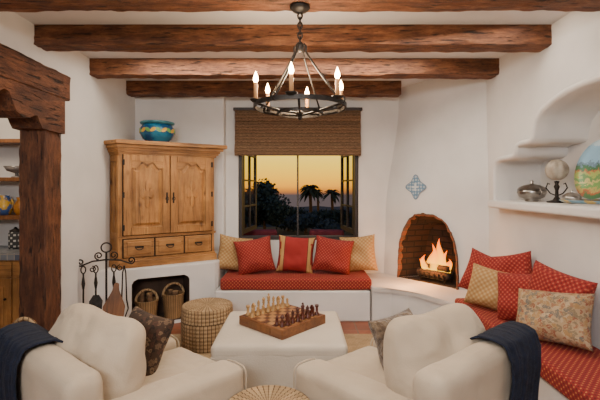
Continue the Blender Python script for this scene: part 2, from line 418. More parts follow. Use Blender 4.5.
tag(rough_bar('timber_post', XL-.205, XL+.012, 3.215, 3.43, 0, 2.04, post_m, 2, 5), 'rough dark timber post at the left beside the pantry shelves', 'post')
bm = bmesh.new()
prof = [(3.44,2.25),(2.42,2.25),(2.43,2.18),(2.47,2.12),(2.54,2.09),(2.62,2.10),(2.68,2.14),(2.73,2.175),(2.78,2.165),(2.81,2.11),(2.85,2.045),(2.92,2.01),(2.99,2.015),(3.04,2.045),(3.08,2.05),(3.11,2.00),(3.14,1.96),(3.22,1.955),(3.44,1.955)]
loft(bm, [[(x, p[0], p[1]) for p in prof] for x in (XL-.20, XL-.195, XL-.08, XL+.02, XL+.04)])
tag(obj('timber_corbel', bm, lintel_m), 'carved scroll shaped timber corbel between post and lintel', 'corbel')

# ---------------------------------------------------------------- window
bm = bmesh.new()
box(bm, -.79, -.745, 5.14, 5.26, .82, 2.42); box(bm, .705, .75, 5.14, 5.26, .82, 2.42); box(bm, -.745, .705, 5.14, 5.26, .82, .865); box(bm, -.745, .705, 5.14, 5.26, 2.375, 2.42)
w1 = struct(obj('window_1', bm, winframe))
obj('mullion', B(-.04, -.018, 5.17, 5.22, .865, 2.375), winframe, w1)
for s in (-1, 1):
    hx = -.76 if s < 0 else .72
    ang = math.radians(82)*(-1 if s > 0 else 1)
    b = bmesh.new(); L = .70; q = -s
    def bx(x0,x1,z0,z1):
        a, c = sorted((x0*q, x1*q)); box(b, a, c, -.018, .018, z0, z1)
    bx(0,.05,0,1.48); bx(L-.05,L,0,1.48); bx(.05,L-.05,0,.06); bx(.05,L-.05,1.42,1.48)
    for z in (.36,.71,1.06): bx(.05,L-.05,z-.01,z+.01)
    bx(L/2-.01, L/2+.01, .06, 1.42)
    lf = obj('casement_leaf', b, winframe, w1, loc=(hx, 5.27, .88), rot=(0,0,ang))
    b2 = bmesh.new(); a, c = sorted((.05*q, (L-.05)*q)); box(b2, a, c, -.003, .003, .06, 1.42)
    obj('pane', b2, glass_m, lf)
bm = bmesh.new(); n = 80
Z0, Z1 = 1.895, 2.47
sect = []
for i in range(n+1):
    t = i/n; z = Z1-(Z1-Z0)*t
    y = 5.055-.022*abs(math.sin(t*PI*4))-.012*t - (.022 if t > .74 else 0)-(.003 if i % 2 else 0)
    sect.append((y, z))
for i in range(n, -1, -1): sect.append((sect[i][0]+.018, sect[i][1]))
loft(bm, [[(x, y, z) for y, z in sect] for x in (-.82, .765)])
sh = tag(obj('woven_roman_shade', bm, blind), 'brown woven bamboo roman shade over the top of the window', 'window shade')
obj('head_rail', B(-.84, .785, 5.02, 5.11, 2.465, 2.50, .005), winframe, sh)

# ---------------------------------------------------------------- corner plinth with firewood niche
pl0, pl1 = Vector((XL, 4.05, 0)), Vector((-.95, 4.62, 0))
dirp = (pl1-pl0).normalized(); nrm = Vector((dirp.y, -dirp.x, 0))
pp = [(pl0.x-.02, pl0.y), (pl1.x-.03, pl1.y-.015), (pl1.x, pl1.y+.03), (pl1.x, YB+.05), (pl0.x-.02, YB+.05)]
pb = obj('wall_plinth', prism(bmesh.new(), pp, -.01, .64, .018), plaster)
A1, A2 = .33, .93
arch = [(0,.03),(0,.47),(.02,.505),(.06,.525),(.54,.525),(.58,.505),(.60,.47),(.60,.03)]
def nring(o, sc=1, dz=0): return [tuple(pl0+dirp*(A1+.3+(x-.3)*sc)+nrm*o+Vector((0,0,.03+(z-.03)*sc+dz))) for x, z in arch]
bm = bmesh.new(); loft(bm, [nring(.2), nring(-.36)])
bmesh.ops.recalc_face_normals(bm, faces=bm.faces[:])
boolean(pb, [obj('cutter', bm, plaster)]); struct(pb)
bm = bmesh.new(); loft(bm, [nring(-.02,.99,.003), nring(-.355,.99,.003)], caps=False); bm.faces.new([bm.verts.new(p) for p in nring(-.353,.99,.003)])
struct(obj('trim_niche_shade', bm, M('niche_shade_tint', (.06,.034,.022), (.10,.06,.04), 5, rough=.9), keep=True))  # added liner, its dark tint paints the shade inside the plaster niche

def wicker_basket(name, label, loc, r, h, rz=0, group=None):
    t = thing(name, label, 'basket', loc, rz, group)
    prof = [(0,0)]
    k = 14
    for i in range(k+1):
        rr = r*(.82+.18*i/k)
        prof.append((rr, h*i/k)); 
        if i < k: prof.append((rr+.008, h*(i+.5)/k))
    prof += [(r+.012, h+.008), (r-.01, h+.008), (r-.015, h-.02), (r*.82, .03), (0,.03)]
    obj('body', LT(prof, 28), wick, t, True, uv=False)
    b = bmesh.new(); tube(b, [(r*math.cos(a), 0, h-.02+.14*math.sin(a)) for a in [PI*i/16 for i in range(17)]], .014, 8)
    obj('handle', b, wick2, t, True)
    return t
def firewood(loc, rot, r=.035, L=.3, label='', group='firewood logs in the niche'):
    t = thing('firewood_log', label, 'log', loc, 0, group); t.rotation_euler = rot
    b = bmesh.new(); n = 10
    rings = [[(r*(1+.12*noise.noise(Vector((math.cos(2*PI*k/12)*2, math.sin(2*PI*k/12)*2, z*6+loc[0]*9))))*math.cos(2*PI*k/12), r*math.sin(2*PI*k/12), z) for k in range(12)] for z in [L*i/n for i in range(n+1)]]
    loft(b, rings); obj('bark', b, bark, t, True)
    obj('cut_end', LT([(0,L+.002),(r*.9,L+.002),(r*.9,L-.002)], 12), logend, t)
    return t
c1 = pl0+dirp*.49-nrm*.13; c2 = pl0+dirp*.775-nrm*.13
for c, nm, h in ((c1,'left',.22),(c2,'right',.26)):
    wicker_basket('log_basket', nm+' handled wicker log basket in the niche under the armoire', (c.x, c.y, .036), .115, h, math.atan2(dirp.y, dirp.x))
for i, (c, dx, dy) in enumerate([(c1,-.035,0),(c1,.04,.02),(c2,-.04,.01),(c2,.035,-.02)]):
    firewood((c.x+dx, c.y+dy, .068), (random.uniform(-.1,.1), random.uniform(-.12,.12), i), .032, .27, 'short firewood log standing in the %s niche basket' % ('left' if i < 2 else 'right'))

# ---------------------------------------------------------------- armoire
A0 = Vector((-1.90, 4.2, 0)); B0 = Vector((-1.02, 4.75, 0)); org = (A0+B0)/2; org.z = .641
th = math.atan2(B0.y-A0.y, B0.x-A0.x)
Rm = Matrix.Rotation(-th, 3, 'Z')
def loc2(p): q = Rm @ (Vector((p[0], p[1], 0))-Vector((org.x, org.y, 0))); return (q.x, q.y)
Al, Bl, Cl, Dl, El = [loc2(p) for p in [(-1.90,4.2),(-1.02,4.75),(-1.14,4.985),(-2.045,4.985),(-2.045,4.33)]]
ar = thing('corner_armoire', 'large carved pine armoire set across the corner left of the window', 'armoire', org, th)
ea = Vector((Al[0]-El[0], Al[1]-El[1])).normalized(); en = Vector((ea.y, -ea.x))
def off(o):
    return [(Al[0]-.35*o, Al[1]-o), (Bl[0]+o, Bl[1]-o), (Cl[0]+o*.3, Cl[1]), Dl, (El[0]+en.x*o, El[1]+en.y*o)]
obj('body', prism(bmesh.new(), off(0), 0, 1.24), pine, ar)
bm = bmesh.new(); prism(bm, off(.025), 0, .075, .01); prism(bm, off(.012), .075, .095)
obj('base_moulding', bm, pine_h, ar)
bm = bmesh.new(); prism(bm, off(.02), 1.205, 1.228); prism(bm, off(.04), 1.228, 1.25); prism(bm, off(.055), 1.25, 1.275); prism(bm, off(.085), 1.275, 1.308, .008); prism(bm, off(.12), 1.308, 1.35, .012)
obj('cornice', bm, pine_h, ar)
b = bmesh.new(); prism(b, off(.014), .315, .338); obj('waist_moulding', b, pine_h, ar)
W = Bl[0]
gap = M('shadow_gap', (.02,.008,.004), rough=.9)  # near-black sheet colour stands in for shade between doors and drawers
obj('door_gap_shade', B(-W+.03, W-.03, -.006, .002, .34, 1.212), gap, ar)
for s in (-1, 1):
    x0, x1 = (-W+.04, -.004) if s < 0 else (.004, W-.04)
    z0, z1 = .348, 1.203
    b = bmesh.new(); box(b, x0, x1, -.014, .0, z0, z1)
    box(b, x0, x0+.075, -.036, -.014, z0, z1, .005); box(b, x1-.075, x1, -.036, -.014, z0, z1, .005)
    box(b, x0+.075, x1-.075, -.036, -.014, z0, z0+.08, .005); box(b, x0+.075, x1-.075, -.036, -.014, z1-.07, z1, .005)
    d = obj('door', b, pine, ar)
    cx = (x0+x1)/2; hw = (x1-x0)/2-.092; zb = z0+.10; zt = z1-.20
    def arc(x): u = (x-cx)/(hw+.017); return zt+.02+.085*max(0,math.cos(u*PI/2))**.8-.018*math.cos(u*PI*3)
    xs = [cx-hw-.017+2*(hw+.017)*i/24 for i in range(25)]
    b = bmesh.new(); pl = [(x, arc(x)+.012) for x in xs]+[(cx+hw+.017, z1-.06), (cx-hw-.017, z1-.06)]
    loft(b, [[(x, y, z) for x, z in pl] for y in (-.013, -.034)]); obj('scalloped_rail', b, pine_h, d)
    pts = [(cx-hw, zb), (cx+hw, zb)]+[(cx+hw-2*hw*i/24, arc(cx+hw-2*hw*i/24)-.012) for i in range(25)]
    b = bmesh.new()
    def ring(sc, y): 
        zc = (zb+zt)/2+.03
        return [(cx+(p[0]-cx)*sc, y, zc+(p[1]-zc)*(1-(1-sc)*.4)) for p in pts]
    loft(b, [ring(1, -.013), ring(1,-.018), ring(.80, -.034), ring(.76,-.034)])
    obj('raised_panel', b, pine, d)
    b = bmesh.new(); zc = (zb+zt)/2+.06
    q = [(cx+(.022+.055*abs(math.cos(2*a))**.7)*math.cos(a)*.9, zc+(.022+.055*abs(math.cos(2*a))**.7)*math.sin(a)*2.0) for a in [2*PI*i/48 for i in range(48)]]
    loft(b, [[(x, -.033, z) for x, z in q], [(x, -.041, z) for x, z in q], [(cx+(x-cx)*.7, -.046, zc+(z-zc)*.7) for x, z in q]])
    obj('carved_rosette', b, pine, d)
    b = bmesh.new()
    hxk = -.036 if s < 0 else .036
    box(b, hxk-.009, hxk+.009, -.041, -.035, .68, .80, .002); tube(b, [(hxk+.016*math.cos(a), -.05, .73+.02*math.sin(a)) for a in [2*PI*i/14 for i in range(14)]], .0035, 6, closed=True)
    obj('handle', b, iron, d)
    for z in (.43, .775, 1.12):
        b = bmesh.new(); xo = x0 if s < 0 else x1; box(b, xo-.010, xo+.010, -.042, -.030, z-.03, z+.03, .002); obj('hinge', b, iron, d)
obj('drawer_gap_shade', B(-W+.03, W-.03, -.006, .002, .103, .308), gap, ar)
for i in range(3):
    w = (2*W-.07)/3; x0 = -W+.035+i*w+.008; x1 = x0+w-.016
    b = B(x0, x1, -.020, .0, .11, .30, .005); box(b, x0+.03, x1-.03, -.030, -.018, .135, .275, .007)
    d = obj('drawer', b, pine_h, ar)
    cx = (x0+x1)/2; b = bmesh.new(); tube(b, [(cx-.035,-.028,.215),(cx-.035,-.045,.205),(cx-.018,-.05,.192),(cx+.018,-.05,.192),(cx+.035,-.045,.205),(cx+.035,-.028,.215)], .005, 6); box(b, cx-.045, cx+.045, -.033, -.029, .208, .228, .002)
    obj('pull', b, iron, d)
b = bmesh.new()
def sp(t, o, z): return (El[0]+(Al[0]-El[0])*t+en.x*o, El[1]+(Al[1]-El[1])*t+en.y*o, z)
for (t0, t1, z0, z1, o) in [(.0,.18,.1,1.20,.014),(.82,1,.1,1.20,.014),(.18,.82,.1,.18,.014),(.18,.82,1.13,1.20,.014),(.18,.82,.30,.37,.014),(.32,.68,.42,1.08,.012)]:
    loft(b, [[sp(t0,-.003,z), sp(t1,-.003,z), sp(t1,o,z), sp(t0,o,z)] for z in (z0, z1)])
obj('side_panel', b, pine, ar)
pt = thing('ceramic_pot', 'wide blue glazed ceramic pot with a leafy painted band on top of the armoire', 'pot', (-1.64, 4.60, 1.992))
obj('body', LT([(0,0),(.10,0),(.11,.02),(.16,.06),(.19,.12),(.19,.17),(.165,.21),(.155,.225),(.15,.215),(.14,.19),(0,.17)], 32), turq, pt, True, uv=False)
obj('rim', LT([(.152,.215),(.185,.225),(.192,.24),(.185,.25),(.145,.245),(.145,.225)], 32), M('rim_glaze', (.02,.12,.16), (.06,.22,.24), 10, rough=.3), pt, True)
yel = M('yellow_paint', (.60,.36,.03), (.55,.28,.03), 20, rough=.35); grn = M('green_paint', (.10,.26,.06), (.14,.34,.10), 20, rough=.35)
for k in range(20):
    a = 2*PI*k/20+.1; tang = Vector((-math.sin(a), math.cos(a), 0)); rad = Vector((math.cos(a), math.sin(a), 0)); tw = .6 if k % 2 else -.6
    q = []
    for i in range(16):
        t_ = 2*PI*i/16; ex, ez = .036*math.cos(t_), .020*math.sin(t_); q.append((ex*math.cos(tw)-ez*math.sin(tw), ex*math.sin(tw)+ez*math.cos(tw)))
    b = bmesh.new(); loft(b, [[rad*(r_-abs(x)**2*3)+tang*x+Vector((0,0,.145+z)) for x, z in q] for r_ in (.185, .1955)])
    obj('painted_leaf', b, yel if k % 2 else grn, pt)

# ---------------------------------------------------------------- window bench
be = thing('window_bench', 'white plastered masonry bench under the window', 'bench', (0,4.75,0))
obj('base', box(bmesh.new(), -.948, .785, -.30, .36, 0, .34, .015), plaster, be)
tag(obj('bench_cushion', softbox(.85, .30, .066, .03, (0,0,.006), .003, 24), red_d, smooth=True, loc=(-.045, 4.765, .409)), 'long red bench cushion with gold dots under the window', 'cushion')

# ---------------------------------------------------------------- fireplace
fp = thing('corner_fireplace', 'white plastered corner fireplace with an arched opening and raised hearth', 'fireplace', (0,0,0))
def sm(t): t = max(0, min(1, t)); return t*t*(3-2*t)
def curve(z):
    s = sm((z-1.1)/1.5); s0 = sm((1.0-z)/.6)
    p0 = Vector((1.09+.17*s-.02*s0, 5.13)); p2 = Vector((1.96, 4.12+.05*s)); mid = (p0+p2)/2; nn = Vector((-(p0.y-p2.y), -(p2.x-p0.x))).normalized()
    return p0, mid+nn*(.20-.10*s), p2
def cpt(u, z):
    a, b, c = curve(z); p = a*(1-u)**2+b*2*u*(1-u)+c*u*u; t = ((b-a)*2*(1-u)+(c-b)*2*u).normalized()
    nn = Vector((t.y, -t.x, 0)); nn = -nn if nn.dot(Vector((-1,-1,0))) < 0 else nn
    return Vector((p.x, p.y, z)), Vector((t.x, t.y, 0)), nn
bm = bmesh.new(); rings = []
zs = [.385+i*(ZC+.01-.385)/24 for i in range(25)]
for z in zs:
    r = [tuple(cpt(i/24, z)[0]) for i in range(25)]; r += [(1.97, 5.13, z)]
    rings.append(r)
loft(bm, rings); bmesh.ops.recalc_face_normals(bm, faces=bm.faces[:])
br = obj('breast', bm, plaster, fp)
fc, ft, fn = cpt(.49, .8); fc.z = 0
def archpts(sw, shh, n=48, rough=0):
    r = []
    for i in range(n+1):
        a = PI*i/n; x = .38*math.copysign(abs(math.cos(a))**.86, math.cos(a)); z = .79*math.sin(a)**.66
        k = 1+rough*noise.noise(Vector((i*.9, 3.3, 0)))
        r.append((x*sw*k, .402+z*shh*k))
    return r
def aring(o, sw=1, shh=1, rough=0): return [tuple(fc+ft*x+fn*o+Vector((0,0,z))) for x, z in archpts(sw, shh, 48, rough)]
bm = bmesh.new(); loft(bm, [aring(.35), aring(-.02), aring(-.38,.62,.85)]); bmesh.ops.recalc_face_normals(bm, faces=bm.faces[:])
boolean(br, [obj('cutter', bm, plaster)]); autosmooth(br, 45); br.parent = fp
bm = bmesh.new(); loft(bm, [aring(-.005,.99,.992), aring(-.36,.62,.845)], caps=False, closed=False)
bm.faces.new([bm.verts.new(p) for p in aring(-.358,.625,.85)])
obj('firebox', bm, sootbr, fp, keep=True)
bm = bmesh.new()
o1 = aring(.010,1.015,1.012,.03); i1 = aring(.006,.975,.985,.05); i2 = aring(-.05,.96,.972,.05); o2 = aring(-.05,1,1)
loft(bm, [[a,b_,c,d] for a,b_,c,d in zip(o1,i1,i2,o2)])
obj('brick_rim', bm, rimbr, fp)
hp = [(.80,4.42),(1.0,4.37),(1.16,4.27),(1.29,4.12),(1.39,3.95),(1.44,3.80),(1.96,3.80),(1.96,5.13),(.80,5.13)]
bm = prism(bmesh.new(), hp, 0, .355); obj('hearth_base', bm, plaster, fp)
hs = [(.79,4.40),(.99,4.35),(1.145,4.25),(1.27,4.10),(1.37,3.935),(1.425,3.795)]+[(1.96,3.795),(1.96,5.13),(.79,5.13)]
bm = prism(bmesh.new(), hs, .35, .40, .016); obj('hearth_slab', bm, M('hearth_plaster', (.52,.48,.45), (.60,.56,.53), 3, rough=.6), fp)
bm = bmesh.new(); fl = [fc+ft*x+fn*o for x, o in [(-.36,-.02),(.36,-.02),(.22,-.35),(-.22,-.35)]]
prism(bm, [(p.x,p.y) for p in fl], .395, .404); obj('firebox_floor', bm, sootbr, fp)
def fpos(x, o, z): return fc+ft*x+fn*o+Vector((0,0,z))
fa = math.atan2(ft.y, ft.x)
gr = thing('fire_grate', 'small black iron grate inside the fireplace', 'grate', fpos(.03,-.16,.405), fa)
for x in (-.15,-.09,-.03,.03,.09,.15):
    b = bmesh.new(); tube(b, [(x,-.10,.11),(x,-.10,.05),(x,-.07,.045),(x,.10,.045),(x,.12,.09)], .007, 6); obj('bar', b, iron, gr)
for y in (-.07,.09):
    b = bmesh.new(); tube(b, [(-.17,y,.04),(.17,y,.04)], .007, 6); obj('rail', b, iron, gr)
for x in (-.15,.15):
    for y in (-.07,.09):
        b = bmesh.new(); tube(b, [(x,y,.0),(x,y,.04)], .007, 6); obj('leg', b, iron, gr)
for i, (x, y, z, r, ln, tw) in enumerate([(.03,-.11,.497,.042,.40,.0),(.03,-.20,.50,.045,.36,.08),(.04,-.155,.572,.036,.34,-.12)]):
    b = bmesh.new(); n = 10
    pts = [(-ln/2+ln*k/n, 0, 0) for k in range(n+1)]
    tube(b, pts, [r*(1+.15*noise.noise(Vector((k*.7, i*5, 0)))) for k in range(n+1)], 12)
    o = obj('burning_log', b, char, None, True, loc=fpos(x, y, z), rot=(0, 0, fa+tw))
    tag(o, ['charred log at the front of the burning fire', 'charred log at the back of the burning fire', 'charred log lying across the top of the fire'][i], 'log', 'logs burning in the fireplace')
fm, fn_, fl_, fb = nt('flame')
tc = fn_.new('ShaderNodeTexCoord'); spx = fn_.new('ShaderNodeSeparateXYZ'); fl_.new(tc.outputs['Generated'], spx.inputs[0])
rr = ramp(fn_, [(0,(1,.58,.04)),(.4,(1,.42,.015)),(.8,(1,.20,.004)),(1,(.9,.08,.0))]); fl_.new(spx.outputs[2], rr.inputs[0])
fl_.new(rr.outputs[0], fb.inputs['Emission Color']); fb.inputs['Emission Strength'].default_value = 3.6; fb.inputs['Base Color'].default_value = (.05,.01,.0,1); fb.inputs['Roughness'].default_value = 1; fb.inputs['Specular IOR Level'].default_value = 0
lw = fn_.new('ShaderNodeLayerWeight'); lw.inputs[0].default_value = .4
iv = fn_.new('ShaderNodeMath'); iv.operation = 'SUBTRACT'; iv.inputs[0].default_value = .85; fl_.new(lw.outputs['Facing'], iv.inputs[1]); fl_.new(iv.outputs[0], fb.inputs['Alpha'])
fi = thing('fire', 'orange flames burning over the logs in the fireplace', 'fire', fpos(.03,-.155,.47), fa)
for i, (x, y, h, r) in enumerate([(-.17,.02,.17,.05),(-.12,-.03,.24,.055),(-.07,.03,.32,.065),(-.01,-.02,.37,.065),(.05,.03,.43,.07),(.10,.01,.31,.06),(.15,0,.22,.05),(.02,.08,.25,.055),(-.06,.09,.20,.05),(.09,.09,.19,.05)]):
    b = bmesh.new(); n = 18; rings = []
    for k in range(n+1):
        t = k/n; rad = r*(math.sin(PI*min(1,t*.88+.12))**.9)*(1-t*.55)+.001
        cx_ = .045*math.sin(t*5+i*1.7)*t; cy_ = .02*math.sin(t*4+i)*t
        rings.append([(cx_+rad*math.cos(2*PI*j/14)*(1+.3*noise.noise(Vector((j*.9,t*5,i)))), cy_+rad*.7*math.sin(2*PI*j/14), h*t) for j in range(14)])
    loft(b, rings); obj('flame', b, fm, fi, True, loc=(x, y, 0))
p, t_, n_ = cpt(.375, 1.50)
so = thing('tile_ornament', 'pale blue and white pointed tile ornament hung above the fireplace', 'wall ornament', p+n_*.014, math.atan2(n_.y, n_.x)+PI/2)
def plate(bm, pts, y0, y1): return loft(bm, [[(x, y, z) for x, z in pts] for y in (y0, y1)])
q = [((.085+.018*abs(math.cos(2*a))**.6+.040*abs(math.cos(2*a))**5)*math.cos(a), (.085+.018*abs(math.cos(2*a))**.6+.040*abs(math.cos(2*a))**5)*math.sin(a)) for a in [2*PI*i/96 for i in range(96)]]
tm, n, l, b_ = nt('blue_white_tile'); b_.inputs['Roughness'].default_value = .3
tc = n.new('ShaderNodeTexCoord'); v = n.new('ShaderNodeTexVoronoi'); v.inputs['Scale'].default_value = 26; v.inputs['Randomness'].default_value = .2; l.new(tc.outputs['Object'], v.inputs['Vector'])
r_ = ramp(n, [(0,(.50,.56,.60)),(.40,(.42,.50,.56)),(.50,(.13,.24,.36))]); l.new(v.outputs['Distance'], r_.inputs[0]); l.new(r_.outputs[0], b_.inputs['Base Color'])
obj('back_plate', plate(bmesh.new(), q, -.006, .008), tm, so)
b = bmesh.new(); tube(b, [(x, -.004, z) for x, z in q], .005, 6, closed=True); obj('rim', b, M('tile_edge', (.14,.20,.28), (.22,.28,.34), 20, rough=.4), so, True)
obj('centre_flower', plate(bmesh.new(), [((.030+.020*math.cos(4*a))*math.cos(a), (.030+.020*math.cos(4*a))*math.sin(a)) for a in [2*PI*i/64 for i in range(64)]], -.014, -.006), M('tile_white', (.62,.65,.66), rough=.3), so)

# ---------------------------------------------------------------- right bench
rb = thing('side_bench', 'white plastered masonry bench along the right wall', 'bench', (1.75, 2.3, 0))
obj('base', box(bmesh.new(), -.265, .198, -1.5, 1.49, 0, .335, .015), plaster, rb)
tag(obj('bench_cushion', softbox(.246, 1.46, .060, .03, (0,0,.004), .003, 40), red_d, smooth=True, loc=(1.698, 2.32, .398)), 'long red bench cushion with gold dots along the right wall', 'cushion')

# ---------------------------------------------------------------- pillows
m, n, l, b_ = nt('gold_red_panel'); goldred = m
b_.inputs['Roughness'].default_value = .9
tc = n.new('ShaderNodeTexCoord'); s_ = n.new('ShaderNodeSeparateXYZ'); l.new(tc.outputs['UV'], s_.inputs[0])
ab = n.new('ShaderNodeMath'); ab.operation = 'ABSOLUTE'; l.new(s_.outputs[0], ab.inputs[0])
r_ = ramp(n, [(0,(.26,.015,.013)),(.132,(.10,.012,.01)),(.140,(.44,.26,.09)),(.175,(.34,.17,.05)),(.183,(.44,.27,.10))], 'CONSTANT'); l.new(ab.outputs[0], r_.inputs[0]); l.new(r_.outputs[0], b_.inputs['Base Color'])
def pillow(mat_, c, w, h, t, yaw, tilt, roll, label, group, sd, name='throw_pillow'):
    o = obj(name, pillow_bm(w, h, t, 24, sd, .016), mat_, None, True)
    R = Matrix.Rotation(yaw,4,'Z') @ Matrix.Rotation(tilt,4,'X') @ Matrix.Rotation(roll,4,'Y')
    o.matrix_world = Matrix.Translation(c) @ R
    return tag(o, label, 'pillow', group)
g1 = 'pillows on the window bench'
T = -.22
pillow(gold_q, (-.80,4.87,.690), .42,.43,.20, .40, T, .20, 'tan gold patterned pillow at the left end of the window bench', g1, 1)
pillow(red_p, (-.54,4.76,.682), .45,.42,.24, .1, T, -.16, 'plain red pillow beside the left gold pillow on the window bench', g1, 2)
pillow(goldred, (-.05,4.80,.692), .45,.44,.23, 0, T, .08, 'gold edged red pillow in the middle of the window bench', g1, 3)
pillow(red_p, (.39,4.75,.688), .46,.42,.24, -.05, T, .15, 'plain red pillow right of the middle on the window bench', g1, 4)
pillow(gold_q, (.71,4.87,.690), .44,.44,.20, -.3, T, -.12, 'tan gold patterned pillow at the fireplace end of the window bench', g1, 5)
g2 = 'pillows on the side bench'
pillow(gold_q, (1.65,3.42,.628), .42,.36,.20, -.75, -.35, .12, 'gold tan pillow nearest the fireplace on the side bench', g2, 6)
pillow(red_p, (1.72,3.68,.68), .42,.40,.18, -.70, -.22, .28, 'red pillow at the fireplace corner behind the gold tan pillow', g2, 7)
pillow(red_p, (1.77,3.42,.72), .46,.42,.18, -.95, -.20, -.24, 'upper red pillow between the corner and the low red pillow', g2, 11)
pillow(red_p, (1.74,3.08,.65), .44,.39,.22, -.95, -.32, -.16, 'red pillow between the gold tan pillow and the patterned kilim pillow', g2, 8)
pillow(kil, (1.69,2.68,.630), .48,.36,.21, -1.00, -.48, -.14, 'beige kilim pillow with muted multicolour motifs on the side bench', g2, 9)
pillow(red_p, (1.78,2.78,.72), .44,.42,.17, -1.15, -.16, .18, 'red pillow behind the kilim pillow against the right wall', g2, 10)

# ---------------------------------------------------------------- niche objects
def tureen(loc, s, label, m_, nm='lidded_tureen'):
    t = thing(nm, label, 'tureen', loc)
    obj('bowl', LT([(0,.0),(.05*s,0),(.055*s,.012*s),(.05*s,.02*s),(.10*s,.04*s),(.118*s,.08*s),(.112*s,.105*s),(.1*s,.105*s),(0,.10*s)], 28), m_, t, True)
    obj('lid', LT([(.118*s,.106*s),(.10*s,.125*s),(.06*s,.145*s),(.02*s,.153*s),(.012*s,.16*s),(.018*s,.173*s),(.01*s,.183*s),(0,.185*s)], 28), m_, t, True)
    for sx in (-1,1):
        b = bmesh.new(); tube(b, [(0, sx*(.110+.03*math.sin(a))*s, (.082+.022*math.cos(a))*s) for a in [PI*i/8 for i in range(9)]], .006*s, 6); obj('handle', b, m_, t, True)
tureen((2.04,3.52,1.373), 1.0, 'tarnished silver lidded tureen at the fireplace end of the niche shelf', pewter)
gb_ = thing('globe_ornament', 'pale ribbed globe on a dark iron stand in the wall niche', 'ornament', (2.08,3.24,1.373))
b = bmesh.new(); ns = 48; rings = []
for i in range(1, 16):
    a = -PI/2+PI*i/16
    rings.append([((.080+.006*math.cos(8*2*PI*k/ns))*math.cos(a)*math.cos(2*PI*k/ns), (.080+.006*math.cos(8*2*PI*k/ns))*math.cos(a)*math.sin(2*PI*k/ns), .265+.085*math.sin(a)) for k in range(ns)])
loft(b, rings); obj('globe', b, M('bone', (.48,.43,.35), (.27,.22,.17), 12, rough=.5), gb_, True)
obj('stand', LT([(0,0),(.07,0),(.072,.01),(.03,.022),(.014,.05),(.012,.10),(.022,.13),(.012,.15),(.02,.172),(0,.178)], 20), iron, gb_, True)
for k in range(3):
    a = 2*PI*k/3; b = bmesh.new(); tube(b, [(.012*math.cos(a),.012*math.sin(a),.06),(.05*math.cos(a),.05*math.sin(a),.075),(.085*math.cos(a),.085*math.sin(a),.12),(.07*math.cos(a),.07*math.sin(a),.16),(.055*math.cos(a),.055*math.sin(a),.15)], .005, 6); obj('scroll', b, iron, gb_, True)
tureen((2.06,3.03,1.373), .55, 'small silver lidded bowl between the globe and the painted plate', silver)
pm, n, l, b_ = nt('painted_plate')
b_.inputs['Roughness'].default_value = .3
tc = n.new('ShaderNodeTexCoord'); s_ = n.new('ShaderNodeSeparateXYZ'); l.new(tc.outputs['Object'], s_.inputs[0])
nz = n.new('ShaderNodeTexNoise'); nz.inputs['Scale'].default_value = 16; nz.inputs['Detail'].default_value = 8; nz.inputs['Roughness'].default_value = .7; l.new(tc.outputs['Object'], nz.inputs['Vector'])
ma = n.new('ShaderNodeMath'); ma.operation = 'MULTIPLY_ADD'; ma.inputs[1].default_value = .42; l.new(nz.outputs[0], ma.inputs[0])
sx = n.new('ShaderNodeMath'); sx.operation = 'MULTIPLY_ADD'; sx.inputs[1].default_value = 2.0; sx.inputs[2].default_value = .30; l.new(s_.outputs[0], sx.inputs[0])
l.new(sx.outputs[0], ma.inputs[2])
r_ = ramp(n, [(0,(.06,.16,.07)),(.15,(.35,.10,.04)),(.20,(.40,.32,.10)),(.26,(.12,.28,.08)),(.31,(.50,.42,.16)),(.36,(.10,.24,.08)),(.42,(.30,.38,.10)),(.47,(.45,.14,.06)),(.50,(.05,.15,.07)),(.57,(.14,.22,.30)),(.62,(.25,.44,.60)),(.84,(.42,.56,.64))], 'CONSTANT')
l.new(ma.outputs[0], r_.inputs[0]); l.new(r_.outputs[0], b_.inputs['Base Color'])
pla = thing('painted_plate', 'large round plate painted with a colourful landscape, leaning in the niche', 'plate', (2.10,2.80,1.375))
pr = obj('plate', LT([(0,.008),(.15,.008),(.17,.02),(.215,.028),(.215,.016),(.16,0),(0,0)], 40), pm, pla, True, uv=False)
pr.matrix_local = Matrix.Translation((.0,0,.245)) @ Matrix.Rotation(math.radians(-78),4,'Y')
rm = obj('rim', LT([(.213,.026),(.240,.034),(.243,.03),(.213,.012)], 40), M('plate_rim', (.42,.30,.10), (.14,.26,.34), 20, rough=.3, lo=.47, hi=.53), pla, True)
rm.matrix_local = pr.matrix_local.copy()

# ---------------------------------------------------------------- pantry shelves
PX0, PX1 = -3.75, -2.40
for z, lab in ((1.60,'upper wooden pantry shelf seen past the post'), (1.20,'lower wooden pantry shelf seen past the post'), (2.0,'topmost wooden pantry shelf near the corbel')):
    t = thing('pantry_shelf', lab, 'shelf', ((PX0+PX1)/2, 4.445, z), 0, 'pantry shelves')
    obj('board', B((PX0-PX1)/2, (PX1-PX0)/2, -.30, 0, -.04, 0, .004), pine_d, t)
    for x in (-.5,.5):
        b = bmesh.new(); loft(b, [[(xx,-.0,-.04),(xx,-.22,-.04),(xx,-.18,-.07),(xx,-.04,-.18),(xx,0,-.18)] for xx in (x-.02,x+.02)]); obj('bracket', b, pine_d, t)
cb = thing('pantry_cabinet', 'pine base cabinet with panelled doors beyond the pantry opening', 'cabinet', (-3.1, 4.445, 0))
obj('body', B(-.65,.75,-.50,0,.0,.78), pine, cb)
